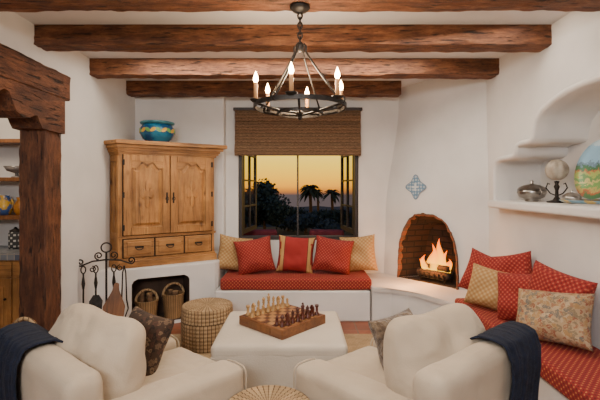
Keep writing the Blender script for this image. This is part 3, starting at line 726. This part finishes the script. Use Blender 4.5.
for i in range(3):
    x0 = -.64+i*.46; d = B(x0,x0+.445,-.52,-.50,.06,.60,.004); box(d, x0+.07,x0+.375,-.53,-.52,.14,.52,.006); dr = obj('door', d, pine, cb)
    obj('knob', LT([(0,0),(.012,.004),(.01,.02),(0,.024)],12), iron, dr, True, loc=(x0+.39,-.52,.4), rot=(PI/2,0,0))
    d = B(x0,x0+.445,-.52,-.50,.62,.765,.004); dw = obj('drawer', d, pine_h, cb)
    obj('knob', LT([(0,0),(.012,.004),(.01,.02),(0,.024)],12), iron, dw, True, loc=(x0+.21,-.52,.69), rot=(PI/2,0,0))
tag(obj('tiled_countertop', B(-3.76,-2.30,3.92,4.45,.78,.85,.004), bricks('blue_tile', (.06,.09,.15), (.22,.24,.26), (.35,.32,.28), 1, .07, .07, .006, .3, .2, offset=0)), 'blue and grey tiled pantry countertop', 'countertop')
amber = M('amber_glaze', (.25,.09,.012), (.42,.18,.03), 10, rough=.25)
yglz = M('yellow_glaze', (.50,.30,.035), (.04,.10,.28), 12, rough=.3, lo=.5, hi=.56)
def jug(name, label, cat, loc, s, m_):
    t = thing(name, label, cat, loc, random.uniform(-.5,.5))
    obj('body', LT([(0,0),(.045*s,0),(.065*s,.04*s),(.07*s,.08*s),(.055*s,.13*s),(.035*s,.16*s),(.042*s,.19*s),(.036*s,.19*s),(.03*s,.16*s),(0,.15*s)], 24), m_, t, True)
    b = bmesh.new(); tube(b, [(.04*s+.045*s*math.sin(a), 0, .11*s+.06*s*math.cos(a)) for a in [PI*i/8 for i in range(9)]], .008*s, 6); obj('handle', b, m_, t, True)
jug('amber_jug', 'round amber pottery jug on the lower pantry shelf beside the post', 'jug', (-3.00,4.30,1.201), 1.0, amber)
jug('painted_jug', 'yellow and blue painted jug on the lower pantry shelf at the photo edge', 'jug', (-3.16,4.28,1.201), 1.1, yglz)
t = thing('glass_bowl', 'dark footed serving bowl on the upper pantry shelf', 'bowl', (-3.03,4.28,1.601))
obj('bowl', LT([(0,.0),(.05,0),(.05,.01),(.015,.02),(.015,.045),(.09,.07),(.12,.12),(.115,.12),(.08,.075),(0,.06)], 24), M('grey_glass', (.10,.09,.09), (.22,.20,.18), 9, rough=.2), t, True)
t = thing('lidded_jar', 'dark and cream patterned jar on the tiled pantry countertop', 'jar', (-3.0,4.22,.851))
obj('body', LT([(0,0),(.06,0),(.065,.03),(.065,.16),(.05,.18),(0,.18)], 24), diamonds('jar_pattern', (.04,.04,.04), (.5,.48,.44), None, 24, .3), t, True)
obj('lid', LT([(.055,.18),(.055,.195),(.02,.21),(.012,.225),(0,.23)], 20), iron, t, True)

# ---------------------------------------------------------------- fireplace tools
TX, TY, TR = -1.84, 3.80, .30
ts = thing('fireplace_tool_rack', 'black wrought iron rack with scrolls holding fireplace tools beside the armoire plinth', 'tool rack', (TX, TY, 0), TR)
b = bmesh.new(); tube(b, [(0,0,.02),(0,0,.88)], .010, 8); obj('post', b, iron, ts)
b = bmesh.new(); tube(b, [(-.22,0,.76),(-.12,0,.80),(0,0,.81),(.12,0,.80),(.22,0,.76)], .008, 8); obj('crossbar', b, iron, ts)
b = bmesh.new(); tube(b, [(.045*math.cos(a), 0, .925+.045*math.sin(a)) for a in [2*PI*i/20 for i in range(20)]], .007, 6, closed=True); obj('top_ring', b, iron, ts)
def spiral(cx, cz, r0, turns, s, a0, nn=26): return [(cx+s*r0*(1-.75*i/nn)*math.cos(a0+turns*2*PI*i/nn), 0, cz+r0*(1-.75*i/nn)*math.sin(a0+turns*2*PI*i/nn)) for i in range(nn+1)]
for s in (-1,1):
    b = bmesh.new(); tube(b, spiral(s*.22, .795, .035, 1.3, s, -PI/2), .007, 6); obj('scroll', b, iron, ts)
    b = bmesh.new(); tube(b, spiral(s*.065, .85, .038, 1.4, s, -PI/2), .007, 6); obj('scroll', b, iron, ts)
    b = bmesh.new(); tube(b, spiral(s*.12, .725, .03, 1.3, s, PI/2), .006, 6); obj('scroll', b, iron, ts)
    b = bmesh.new(); tube(b, [(0,0,.05),(s*.10,.02,.04),(s*.16,.05*s,.009)], .009, 8); obj('foot', b, iron, ts)
    b = bmesh.new(); tube(b, [(0,0,.05),(s*.06,-s*.08,.04),(s*.08,-s*.12,.009)], .009, 8); obj('foot', b, iron, ts)
Rz = Matrix.Rotation(TR, 3, 'Z')
def tl(x, y=-.03): q = Rz @ Vector((x, y, 0)); return (TX+q.x, TY+q.y, 0)
brass = M('brass', (.35,.20,.06), (.5,.3,.1), 10, rough=.35, metal=1)
def tool(name, label, x, build, z0=.34):
    t = thing(name, label, 'fireplace tool', tl(x), TR)
    b = bmesh.new(); tube(b, [(0,0,z0),(0,0,.70)], .008, 8); tube(b, [(.02*math.sin(a),0,.73-.034*math.cos(a)) for a in [2*PI*i/12 for i in range(12)]], .006, 6, closed=True); tube(b, [(0,0,.55),(0,0,.60),(0,0,.66)], [.009,.017,.009], 8); obj('shaft', b, iron, t)
    b = bmesh.new(); build(b); return t, b
t, b = tool('poker', 'black iron poker hanging leftmost on the tool rack', -.19, lambda b: (tube(b, [(0,0,.34),(0,0,.24)], [.008,.003], 8), tube(b, [(0,0,.34),(.035,0,.33),(.045,0,.28)], [.008,.007,.003], 6)))
obj('tip', b, iron, t)
t, b = tool('shovel', 'black iron hearth shovel hanging on the tool rack', -.085, lambda b: loft(b, [[(-.05,-.02+y,.30),(.05,-.02+y,.30),(.058,y,.43),(.025,.01+y,.485),(-.025,.01+y,.485),(-.058,y,.43)] for y in (0,.006)]), .47)
obj('blade', b, iron, t)
t, b = tool('hearth_brush', 'hearth brush with tan bristles hanging on the tool rack', .07, lambda b: lathe(b, [(0,.46),(.02,.45),(.028,.41),(.045,.30),(.040,.29),(0,.29)], 16), .45)
obj('bristles', b, M('straw_bristles', (.30,.18,.07), (.42,.28,.12), 40, (4,4,.4), rough=.9, bump=.5), t)
t = thing('tongs', 'black iron log tongs hanging at the right of the tool rack', 'fireplace tool', tl(.16), TR)
for s in (-1,1):
    b = bmesh.new(); tube(b, [(0,0,.75),(s*.014,0,.68),(s*.022,0,.42),(s*.036,0,.34),(s*.008,0,.26)], .007, 6); obj('arm', b, iron, t)
bl = thing('hearth_bellows', 'brown wood and leather bellows leaning by the fireplace tools', 'bellows', (-1.70, 3.58, .09), .35)
bl.rotation_euler = (math.radians(-10), math.radians(5), .35)
outl = [(0,.50),(.02,.49),(.028,.43),(.055,.37),(.092,.29),(.088,.20),(.055,.13),(.022,.10),(.02,.02),(0,.0)]
full = outl+[(-x, z) for x, z in outl[1:-1][::-1]]
for y0, nm, mm in ((-.03,'front_board',pine_d),(.018,'back_board',pine_d)):
    b = bmesh.new(); loft(b, [[(x,y,z+.04) for x, z in full] for y in (y0, y0+.012)]); obj(nm, b, mm, bl)
b = bmesh.new(); loft(b, [[(x*.93,y,.04+.22+(z-.22)*.85) for x, z in full] for y in (-.018,.018)]); obj('leather', b, bark, bl)
b = bmesh.new(); tube(b, [(0,0,.06),(0,0,-.08)], [.013,.006], 8); obj('nozzle', b, brass, bl)

# ---------------------------------------------------------------- rug, ottoman, stools
tag(obj('jute_rug', B(-1.30,1.33,.7,4.05,.001,.014,.004), jute), 'tan woven jute rug under the armchairs and ottoman', 'rug')
OY = 3.06
ot = thing('ottoman', 'large square cream upholstered ottoman in the middle of the room', 'ottoman', (-.14, OY, .015))
obj('body', softbox(.462,.385,.195,.035,(.006,.006,0),.003,14,fold=.003), ottom, ot, True, loc=(0,0,.205))
obj('cushion_top', softbox(.465,.388,.050,.038,(0,0,.004),.003,14), ottom, ot, True, loc=(0,0,.375))
b = bmesh.new(); e = []
for (x0,y0,x1,y1) in ((-1,-1,1,-1),(1,-1,1,1),(1,1,-1,1),(-1,1,-1,-1)):
    for k in range(8):
        f = k/8; e.append(((x0+(x1-x0)*f)*.458, (y0+(y1-y0)*f)*.381, .335))
tube(b, e, .006, 6, closed=True); obj('piping', b, ottom, ot, True)
for sx in (-1,1):
    for sy in (-1,1):
        obj('foot', LT([(0,0),(.022,0),(.028,.02),(0,.02)],12), pine_d, ot, loc=(sx*.40,sy*.32,0))
def pouf(loc, r, h, label):
    t = thing('woven_stool', label, 'stool', loc, 0, 'round woven stools')
    prof = [(0,0),(r*.95,0)]
    k = 11
    for i in range(k):
        for j in range(4):
            a = PI*(j+.5)/4; z = h*(i+.5)/k-.5*h/k*math.cos(a)
            prof.append((r*(.97+.03*math.sin(PI*i/(k-1)))+.010*math.sin(a), z))
    obj('side', LT(prof+[(r-.01,h)], 40), wick2, t, True, uv=False)
    prof = [(r-.005,h-.006)]
    kk = 8
    for i in range(kk):
        for j in range(4):
            a = PI*(j+.5)/4; rr = r-(r*(i+.5)/kk)+.5*r/kk*math.cos(a)
            prof.append((max(rr,.001), h+.009*math.sin(a)))
    prof.append((0,h)); 
    obj('top', LT(prof, 40), wick2, t, True, uv=False)
pouf((-.88,3.80,.015), .235, .365, 'round woven seagrass stool between the firewood niche and the ottoman')
pouf((-.16,2.02,.015), .225, .37, 'round woven seagrass stool at the bottom edge between the two armchairs')
wicker_basket('wicker_basket', 'tall wicker basket standing behind the left armchair near the post', (-1.93,2.80,0), .10, .46)

# ---------------------------------------------------------------- chess
brd_z = .442
ang = math.radians(-43)
BX, BY = -.135, 3.09
bd = thing('chess_board', 'wooden chess board box on the cream ottoman', 'chess board', (BX, BY, brd_z), ang)
S = .43; zt = .070
darkw = WOOD('walnut', (.05,.017,.006), (.17,.062,.020), (.28,.12,.042), (.5,5,5), 5, .4, .3, .2)
obj('box', B(-S/2-.022,S/2+.022,-S/2-.022,S/2+.022,0,zt,.006), darkw, bd)
cm, n, l, b_ = nt('chess_squares'); b_.inputs['Roughness'].default_value = .35
tc = n.new('ShaderNodeTexCoord'); ck = n.new('ShaderNodeTexChecker'); ck.inputs['Scale'].default_value = 1/(S/8)
ck.inputs['Color1'].default_value = (.36,.18,.065,1); ck.inputs['Color2'].default_value = (.09,.028,.010,1)
mp = n.new('ShaderNodeMapping'); mp.inputs['Location'].default_value = (0,0,.3*S/8-zt); l.new(tc.outputs['Object'], mp.inputs[0]); l.new(mp.outputs[0], ck.inputs['Vector']); l.new(ck.outputs[0], b_.inputs['Base Color'])
obj('playing_surface', B(-S/2,S/2,-S/2,S/2,zt,zt+.002), cm, bd)
for s in (-1,1):
    dw = obj('drawer', B(-.12,.12,s*(S/2+.022)-.003,s*(S/2+.022)+.003,.014,.056,.002), pine_d, bd)
light_w = M('boxwood', (.36,.20,.07), (.46,.28,.11), 20, rough=.4)
dark_w = M('rosewood', (.055,.011,.006), (.12,.024,.011), 20, rough=.3)
base = [(0,0),(.021,0),(.022,.006),(.016,.012),(.017,.017),(.011,.024)]
KS = .84
def zs_(p): return [(r_*.92, z*KS) for r_, z in p]
def piece_parts(kind, t, m_):
    if kind == 'pawn': obj('body', LT(zs_(base+[(.008,.04),(.013,.045),(.008,.05),(.012,.058),(.012,.066),(.006,.074),(0,.076)]),14), m_, t, True)
    if kind == 'rook': obj('body', LT(zs_(base+[(.011,.05),(.010,.065),(.016,.07),(.016,.088),(.011,.088),(.011,.080),(0,.080)]),14), m_, t, True)
    if kind == 'bishop': obj('body', LT(zs_(base+[(.008,.06),(.014,.066),(.008,.07),(.013,.082),(.011,.095),(.004,.106),(.005,.110),(0,.114)]),14), m_, t, True)
    if kind == 'queen': obj('body', LT(zs_(base+[(.009,.07),(.016,.078),(.010,.083),(.012,.098),(.018,.112),(.013,.112),(.006,.118),(.005,.124),(0,.127)]),14), m_, t, True)
    if kind == 'king':
        obj('body', LT(zs_(base+[(.010,.075),(.017,.083),(.011,.088),(.013,.105),(.017,.118),(.010,.124),(0,.126)]),14), m_, t, True)
        b = B(-.003,.003,-.003,.003,.104,.125); box(b,-.010,.010,-.003,.003,.112,.118); obj('cross', b, m_, t)
    if kind == 'knight':
        obj('base', LT(zs_(base+[(.014,.03),(.012,.035),(0,.036)]),14), m_, t, True)
        pr_ = [(-.013,.033),(.014,.033),(.012,.05),(.006,.062),(.018,.062),(.024,.068),(.022,.078),(.008,.090),(.003,.100),(-.002,.092),(-.012,.082),(-.017,.065),(-.016,.048)]
        b = bmesh.new(); loft(b, [[(x*.92,y,z*KS) for x, z in pr_] for y in (-.008,.008)]); obj('head', b, m_, t)
q = S/8
Rb = Matrix.Rotation(ang, 3, 'Z')
def sq(i, j): v = Rb @ Vector((-S/2+q*(i+.5), -S/2+q*(j+.5), 0)); return (BX+v.x, BY+v.y, brd_z+zt+.0025)
order = ['rook','knight','bishop','queen','king','bishop','knight','rook']
for colr, m_, row, prow in (('pale', light_w, 0, 1), ('dark', dark_w, 7, 6)):
    first = {}
    items = [(k, row, j) for j, k in enumerate(order)] + [('pawn', prow, j) for j in range(8)]
    for k, i, j in items:
        if k not in first:
            t = thing('chess_'+k, '', 'chess piece', sq(i, j), ang+(0 if colr == 'pale' else PI)); piece_parts(k, t, m_); first[k] = t
        else: t = dup(first[k], sq(i, j))
        t['label'] = '%s wooden chess %s standing on the chess board' % (colr, k)
        if k not in ('king','queen'): t['group'] = '%s chess %ss' % (colr, k)

# ---------------------------------------------------------------- armchairs
def armchair(loc, rz, label, sd, yaw):
    t = thing('armchair', label, 'armchair', loc, rz, 'cream slipcovered armchairs')
    obj('seat_base', softbox(.27,.42,.145,.03,(0,.004,0),.003,10,fold=.004), linen, t, True, loc=(0,.03,.165))
    obj('seat_cushion', softbox(.235,.36,.075,.05,(0,.01,.018),.004,16,fold=.003), linen2, t, True, loc=(0,.105,.380))
    for s in (-1,1):
        b = softbox(.096,.450,.268,.050,(.003,.002,.006),.004,26,seed=s+sd,fold=.002)
        for v in b.verts:
            if v.co.z > 0: v.co.z -= .075*max(0,(v.co.y+.25))*v.co.z/.268
            elif v.co.z < -.15: v.co.x *= 1+.06*(-v.co.z-.15)/.12
        a_ = obj('arm', b, linen, t, True, loc=(s*.320,.0,.282))
        pt_ = [(.089*cx, .449, cz_) for cx, cz_ in [(-1,-.26),(-1,0),(-1,.155),(-.93,.185),(-.7,.203),(0,.210),(.7,.203),(.93,.185),(1,.155),(1,0),(1,-.26)]]
        b = bmesh.new(); tube(b, pt_, .005, 6); obj('piping', b, linen2, a_, True)
    b = softbox(.40,.080,.360,.06,(0,.008,.006),.005,24,seed=sd*2,fold=.003)
    for v in b.verts: v.co.y -= .05*max(0,v.co.z+.2)
    obj('backrest', b, linen, t, True, loc=(0,-.365,.380))
    b = pillow_bm(.60,.47,.28,36,sd,.014,.02,1,.30,.42)
    o = obj('back_cushion', b, linen2, t, True); o.matrix_local = Matrix.Translation((0,-.190,.672)) @ Matrix.Rotation(yaw,4,'Z') @ Matrix.Rotation(-.28,4,'X')
    return t
LC = (-.90,2.13,.015); LR = math.radians(-39.3); RC = (.565,2.14,.015); RR = math.radians(38.5)
armchair(LC, LR, 'cream slipcovered armchair at the lower left facing the ottoman', 1, .22)
armchair(RC, RR, 'cream slipcovered armchair at the lower right facing the ottoman', 2, -.22)
def throw(loc, rz, xa, xb, label):
    path = [(-.270,.60),(-.280,.67),(-.305,.725),(-.35,.750),(-.41,.752),(-.455,.738),(-.482,.69),(-.485,.60),(-.475,.50),(-.465,.38),(-.458,.26),(-.455,.14)]
    P_ = []
    for i in range(len(path)-1):
        for k in range(3):
            f = k/3; P_.append((path[i][0]*(1-f)+path[i+1][0]*f, path[i][1]*(1-f)+path[i+1][1]*f))
    P_.append(path[-1]); b = bmesh.new(); nx = 44; G = []
    L = len(P_)
    for i, (y, z) in enumerate(P_):
        row = []; d = i/L
        for k in range(nx+1):
            f = k/nx; x = xa+(xb-xa)*f
            fold = (.012*math.sin(f*23+d*1.5)+.006*math.sin(f*51+1))*(.2+d)
            row.append(b.verts.new((x+.02*math.sin(d*7)*(f-.5)+.012*math.sin(d*5), y-(abs(fold)+.006)*(1 if d>.3 else .2)-.006, z+.01*math.sin(f*9)*(1 if d > .8 or d<.1 else 0)+(.012+.5*abs(fold) if .1 < d < .5 else 0))))
        G.append(row)
    for i in range(L-1):
        for k in range(nx): b.faces.new((G[i][k],G[i][k+1],G[i+1][k+1],G[i+1][k]))
    o = obj('throw_blanket', b, navy, None, True, loc=loc, rot=(0,0,rz))
    md = o.modifiers.new('s','SOLIDIFY'); md.thickness = .010; md.offset = 1
    return tag(o, label, 'blanket')
throw(LC, LR, -.425, -.05, 'navy blue throw draped over the back of the left armchair')
throw(RC, RR, .08, .415, 'navy blue throw draped over the back of the right armchair')
def chair_pillow(base, rz, x, y, z, w, h, t_, yaw, tilt, roll, m_, label, sd):
    o = obj('throw_pillow', pillow_bm(w,h,t_,18,sd,.01), m_, None, True)
    o.matrix_world = Matrix.Translation(base) @ Matrix.Rotation(rz,4,'Z') @ Matrix.Translation((x,y,z)) @ Matrix.Rotation(yaw,4,'Z') @ Matrix.Rotation(tilt,4,'X') @ Matrix.Rotation(roll,4,'Y')
    tag(o, label, 'pillow')
chair_pillow(LC, LR, -.10, .12, .60, .34,.34,.14, .2,-.45,.1, brownfab, 'dark brown patterned pillow on the left armchair seat', 21)
chair_pillow(RC, RR, .10, .12, .595, .32,.32,.15, -.2,-.45,-.1, fuzzy, 'fuzzy brown pillow on the right armchair seat', 22)

# ---------------------------------------------------------------- chandelier
ch = thing('iron_chandelier', 'round black iron chandelier with lit candle lamps hung from the nearest beam', 'chandelier', (0, 2.43, 2.598))
obj('canopy', LT([(0,0),(.06,0),(.062,-.012),(.045,-.03),(.012,-.04),(0,-.045)], 24), iron, ch, True)
RZ = -.61; R0 = .275
b = bmesh.new()
z = -.04; k = 0
while z > -.23:
    pts = [((.013*math.cos(a) if k % 2 == 0 else 0), (.013*math.cos(a) if k % 2 else 0), z-.018+.022*math.sin(a)) for a in [2*PI*i/10 for i in range(10)]]
    tube(b, pts, .005, 6, closed=True); z -= .03; k += 1
obj('chain', b, iron, ch, True)
obj('hub', LT([(0,-.225),(.02,-.23),(.028,-.245),(.018,-.262),(.02,-.275),(0,-.285)], 16), iron, ch, True)
for k in range(4):
    a = PI/4+PI/2*k+.25; c, s = math.cos(a), math.sin(a)
    b = bmesh.new(); tube(b, [(c*r, s*r, z) for r, z in [(.010,-.25),(.03,-.235),(.042,-.25),(.040,-.28),(.060,-.315),(.16,-.455),(.275,-.61)]], .0065, 6); obj('rod', b, iron, ch, True)
    b = bmesh.new(); tube(b, [(c*(.275+.022*math.sin(t)), s*(.275+.022*math.sin(t)), RZ+.012+.022*math.cos(t)) for t in [2*PI*i/12 for i in range(12)]], .005, 6, closed=True); obj('hook', b, iron, ch, True)
b = bmesh.new()
lathe(b, [(R0-.005,RZ-.012),(R0+.007,RZ-.013),(R0+.007,RZ+.013),(R0-.005,RZ+.012),(R0-.005,RZ-.012)], 64); obj('ring', b, iron, ch)
for k in range(3):
    a = .5+PI/3*k; c, s = math.cos(a)*R0, math.sin(a)*R0
    b = bmesh.new(); tube(b, [(-c,-s,RZ-.01),(-c*.5,-s*.5,RZ-.035),(0,0,RZ-.04-.008*k),(c*.5,s*.5,RZ-.035),(c,s,RZ-.01)], .007, 6); obj('crossbar', b, iron, ch, True)
b = bmesh.new(); lathe(b, [(.13,RZ-.048),(.139,RZ-.048),(.139,RZ-.030),(.13,RZ-.030),(.13,RZ-.048)], 40); obj('inner_ring', b, iron, ch)
obj('finial', LT([(0,RZ-.02),(.02,RZ-.03),(.025,RZ-.045),(.01,RZ-.065),(.012,RZ-.075),(0,RZ-.085)], 16), iron, ch, True)
wax = M('candle_sleeve', (.34,.16,.06), (.42,.22,.09), 10, rough=.6)
bulb = EM('bulb', (1,.60,.24), 70)
for k in range(6):
    a = PI/3*k+.35; c, s = math.cos(a)*R0, math.sin(a)*R0
    cd = obj('candle', LT([(0,0),(.0125,0),(.0125,.098),(.009,.103),(0,.103)], 14), wax, ch, True, loc=(c,s,RZ+.018))
    obj('drip_pan', LT([(0,-.012),(.018,-.012),(.034,.002),(.034,.006),(.012,.002),(0,.002)], 18), iron, cd, True)
    obj('bulb', LT([(0,.100),(.009,.106),(.0155,.120),(.013,.137),(.004,.162),(0,.172)], 12), bulb, cd, True)

# ---------------------------------------------------------------- outdoors
bm = bmesh.new(); loft(bm, [[(x,5.3,-.07),(x,10,-.07),(x,20,-.5),(x,40,-4),(x,90,-12),(x,90,-13),(x,5.3,-13)] for x in (-60,60)])
struct(obj('ground', bm, M('dusk_ground', (.012,.016,.022), (.02,.022,.026), 1, rough=1)))
struct(obj('terrace_floor', B(-3,3,5.3,8.2,-.06,-.02), tile))
bm = bmesh.new(); n = 80; A_ = []
for i in range(n+1):
    x = -60+120*i/n; h = -3.0+1.3*noise.noise(Vector((x*.06, 1.3, 0)))+.5*noise.noise(Vector((x*.25,4,0)))
    A_.append((x, h))
loft(bm, [[(x, 70, -12), (x, 70, h-1.2), (x, 78, h), (x, 88, -12)] for x, h in A_], caps=True)
struct(obj('distant_hills', bm, M('hill_blue', (.035,.055,.09), (.05,.07,.11), .3, rough=1), smooth=True))
leafm = M('dusk_leaves', (.010,.024,.024), (.030,.055,.045), 3, rough=.9)
leafm2 = M('dusk_leaves_blue', (.018,.036,.055), (.042,.068,.09), 3, rough=.9)
def gz(y): return -.07 if y < 10 else (-.07-.043*(y-10) if y < 20 else -.5-.175*(y-20))
def tree(name, label, x, y, r, top, m_, ls, nleaf=1500, trunk=.3):
    z0 = gz(y); h = top-z0-trunk
    t = thing(name, label, 'tree' if 'tree' in name else 'shrub', (x,y,z0), 0, 'dusk trees and shrubs beyond the window')
    b = bmesh.new()
    lobes = [(Vector((random.uniform(-.5,.5)*r, random.uniform(-.5,.5)*r, trunk+h*random.uniform(.2,.72))), random.uniform(.35,.6)) for _ in range(11)]
    lobes.append((Vector((0,0,trunk+h*.7)), .5))
    for i in range(nleaf):
        c, s = random.choice(lobes); d = Vector((random.gauss(0,1), random.gauss(0,1), random.gauss(0,1))).normalized()
        p = c+Vector((d.x*r*s, d.y*r*s, d.z*h*.5*s))*random.uniform(.5,1.05)
        if p.z < .05: continue
        e1 = Vector((random.gauss(0,1), random.gauss(0,1), random.gauss(0,1))).normalized()*ls; e2 = e1.cross(d).normalized()*ls*.6
        b.faces.new([b.verts.new(p+e1), b.verts.new(p+e2), b.verts.new(p-e1), b.verts.new(p-e2)])
    obj('foliage', b, m_, t, keep=True)
    b = bmesh.new(); tube(b, [(0,0,0),(.03*r,0,trunk*.6),(0,0,trunk+h*.4)], [.06*r+.02,.05*r+.015,.02*r], 8); obj('trunk', b, bark, t)
tree('round_tree', 'dark rounded tree in the left half of the window view', -.90,10,.68,1.76,leafm,.055,5200,.5)
tree('round_tree', 'small dark tree at the left edge of the window view', -1.95,13,.55,1.50,leafm2,.06,1500,.4)
for i, (x, y, r, top) in enumerate([(-2.2,16,1.0,.95),(.2,15,.9,.62),(1.3,16.5,1.1,.65),(2.3,15,.8,.95),(-.5,17,1.0,.75),(.9,13,.6,.50)]):
    tree('dusk_shrub', ['bushy dark shrub far left behind the trees','low shrub below the window mullion','wide shrub under the palms','shrub at the right edge of the window view','shrub behind the round tree','small near shrub right of the mullion'][i], x,y,r,top,leafm2 if i % 2 else leafm,.07,1500,.1)
def palm(x, y, top, r, label):
    z0 = gz(y); H = top-z0
    t = thing('palm_tree', label, 'tree', (x,y,z0), 0, 'palms beyond the window')
    b = bmesh.new(); tube(b, [(0,0,0),(.04,0,H*.5),(0,0,H)], [.10,.08,.07], 8); obj('trunk', b, bark, t)
    b = bmesh.new()
    for k in range(46):
        a = random.uniform(0, 2*PI); el = random.uniform(-.5,1.3); prev = None; n = 7
        for i in range(n+1):
            f = i/n; rr = r*f*math.cos(el*(1-f*.2)); z = H+r*(math.sin(el)*f-.75*f*f)
            c = Vector((rr*math.cos(a), rr*math.sin(a), z)); w = r*.13*(math.sin(PI*min(1,f*.9+.1)))+.005
            tn = Vector((-math.sin(a), math.cos(a), 0))*w; dn = Vector((0,0,-.5*w))
            cur = (b.verts.new(c-tn+dn), b.verts.new(c), b.verts.new(c+tn+dn))
            if prev:
                b.faces.new((prev[0],prev[1],cur[1],cur[0])); b.faces.new((prev[1],prev[2],cur[2],cur[1]))
            prev = cur
    obj('fronds', b, leafm, t, keep=True)
palm(.50,20,1.42,.68,'left palm tree in the right half of the window view')
palm(1.75,22,1.20,.60,'right palm tree in the right half of the window view')
palm(1.15,26,1.2,.5,'farthest palm tree between the two others')
maroon = M('maroon_cushion', (.10,.010,.022), (.15,.018,.03), 10, rough=.9)
def patio(loc, rz, label):
    t = thing('patio_chair', label, 'chair', loc, rz, 'patio chairs outside the window')
    obj('seat', softbox(.26,.26,.05,.03,(0,0,.01)), maroon, t, True, loc=(0,0,.42))
    obj('backrest', softbox(.27,.05,.20,.04,(0,.01,0)), maroon, t, True, loc=(0,.26,.66), rot=(-.15,0,0))
    for sx in (-1,1):
        for sy in (-1,1):
            b = bmesh.new(); tube(b, [(sx*.25,sy*.24,0),(sx*.25,sy*.24,.40)], .014, 8); obj('leg', b, iron, t)
patio((-.68,6.5,-.02), PI+.2, 'maroon cushioned patio chair outside the left half of the window')
patio((.44,6.5,-.02), PI-.1, 'maroon cushioned patio chair outside the right half of the window')

# ---------------------------------------------------------------- world and lights
w = bpy.data.worlds.new('World'); bpy.context.scene.world = w; w.use_nodes = True
n = w.node_tree.nodes; l = w.node_tree.links; bg = n['Background']
tc = n.new('ShaderNodeTexCoord'); s_ = n.new('ShaderNodeSeparateXYZ'); l.new(tc.outputs['Generated'], s_.inputs[0])
r_ = ramp(n, [(0,(.08,.06,.06)),(.010,(.50,.17,.03)),(.022,(.90,.36,.02)),(.045,(1.0,.50,.025)),(.075,(1.0,.62,.05)),(.12,(1.0,.68,.13)),(.25,(.18,.18,.20)),(.8,(.02,.035,.09))])
mu = n.new('ShaderNodeMath'); mu.operation = 'ADD'; mu.inputs[1].default_value = .02; l.new(s_.outputs[2], mu.inputs[0])
l.new(mu.outputs[0], r_.inputs[0]); l.new(r_.outputs[0], bg.inputs[0]); bg.inputs[1].default_value = 1.7

def area(loc, tgt, sx, sy, p, c):  # unseen fill lamps, added to brighten the room and garden
    d = bpy.data.lights.new('area', 'AREA'); d.shape = 'RECTANGLE'; d.size = sx; d.size_y = sy; d.energy = p; d.color = c
    o = bpy.data.objects.new('fill_area_light', d); C.objects.link(o); o.location = loc
    o.rotation_euler = (Vector(tgt)-Vector(loc)).to_track_quat('-Z','Y').to_euler()
def point(loc, p, c, r=.05):
    d = bpy.data.lights.new('point', 'POINT'); d.energy = p; d.color = c; d.shadow_soft_size = r
    o = bpy.data.objects.new('point_light', d); C.objects.link(o); o.location = loc
area((-.6,-1.2,2.4), (.3,3.8,1.3), 1.3, .5, 92, (1,.97,.94))
area((0,1.4,2.55), (0,1.6,0), 1.2, .6, 14, (1,.92,.82))
area((-.2,3.68,2.72), (-.2,4.1,0), 2.8, .3, 44, (1,.88,.72))
area((1.2,2.9,2.70), (1.5,2.9,0), .3, 1.4, 11, (1,.88,.72))
point((0,2.43,2.14), 46, (1,.76,.50), .12)
point(fpos(.03,.02,.62), 10, (1,.38,.08), .06)
point(fpos(-.05,.32,.58), 9, (1,.45,.15), .12)
point((-3.0,3.6,2.3), 24, (1,.80,.58), .15)
area((0,7.5,4.5), (0,11,0), 3, 3, 30, (.45,.6,1))

cam = bpy.data.cameras.new('Camera'); co = bpy.data.objects.new('Camera', cam); C.objects.link(co)
co.location = (0,0,E); co.rotation_euler = (PI/2,0,0); cam.sensor_width = 36; cam.lens = 24; cam.shift_y = -13/600; cam.clip_start = .05; cam.clip_end = 300
bpy.context.scene.camera = co
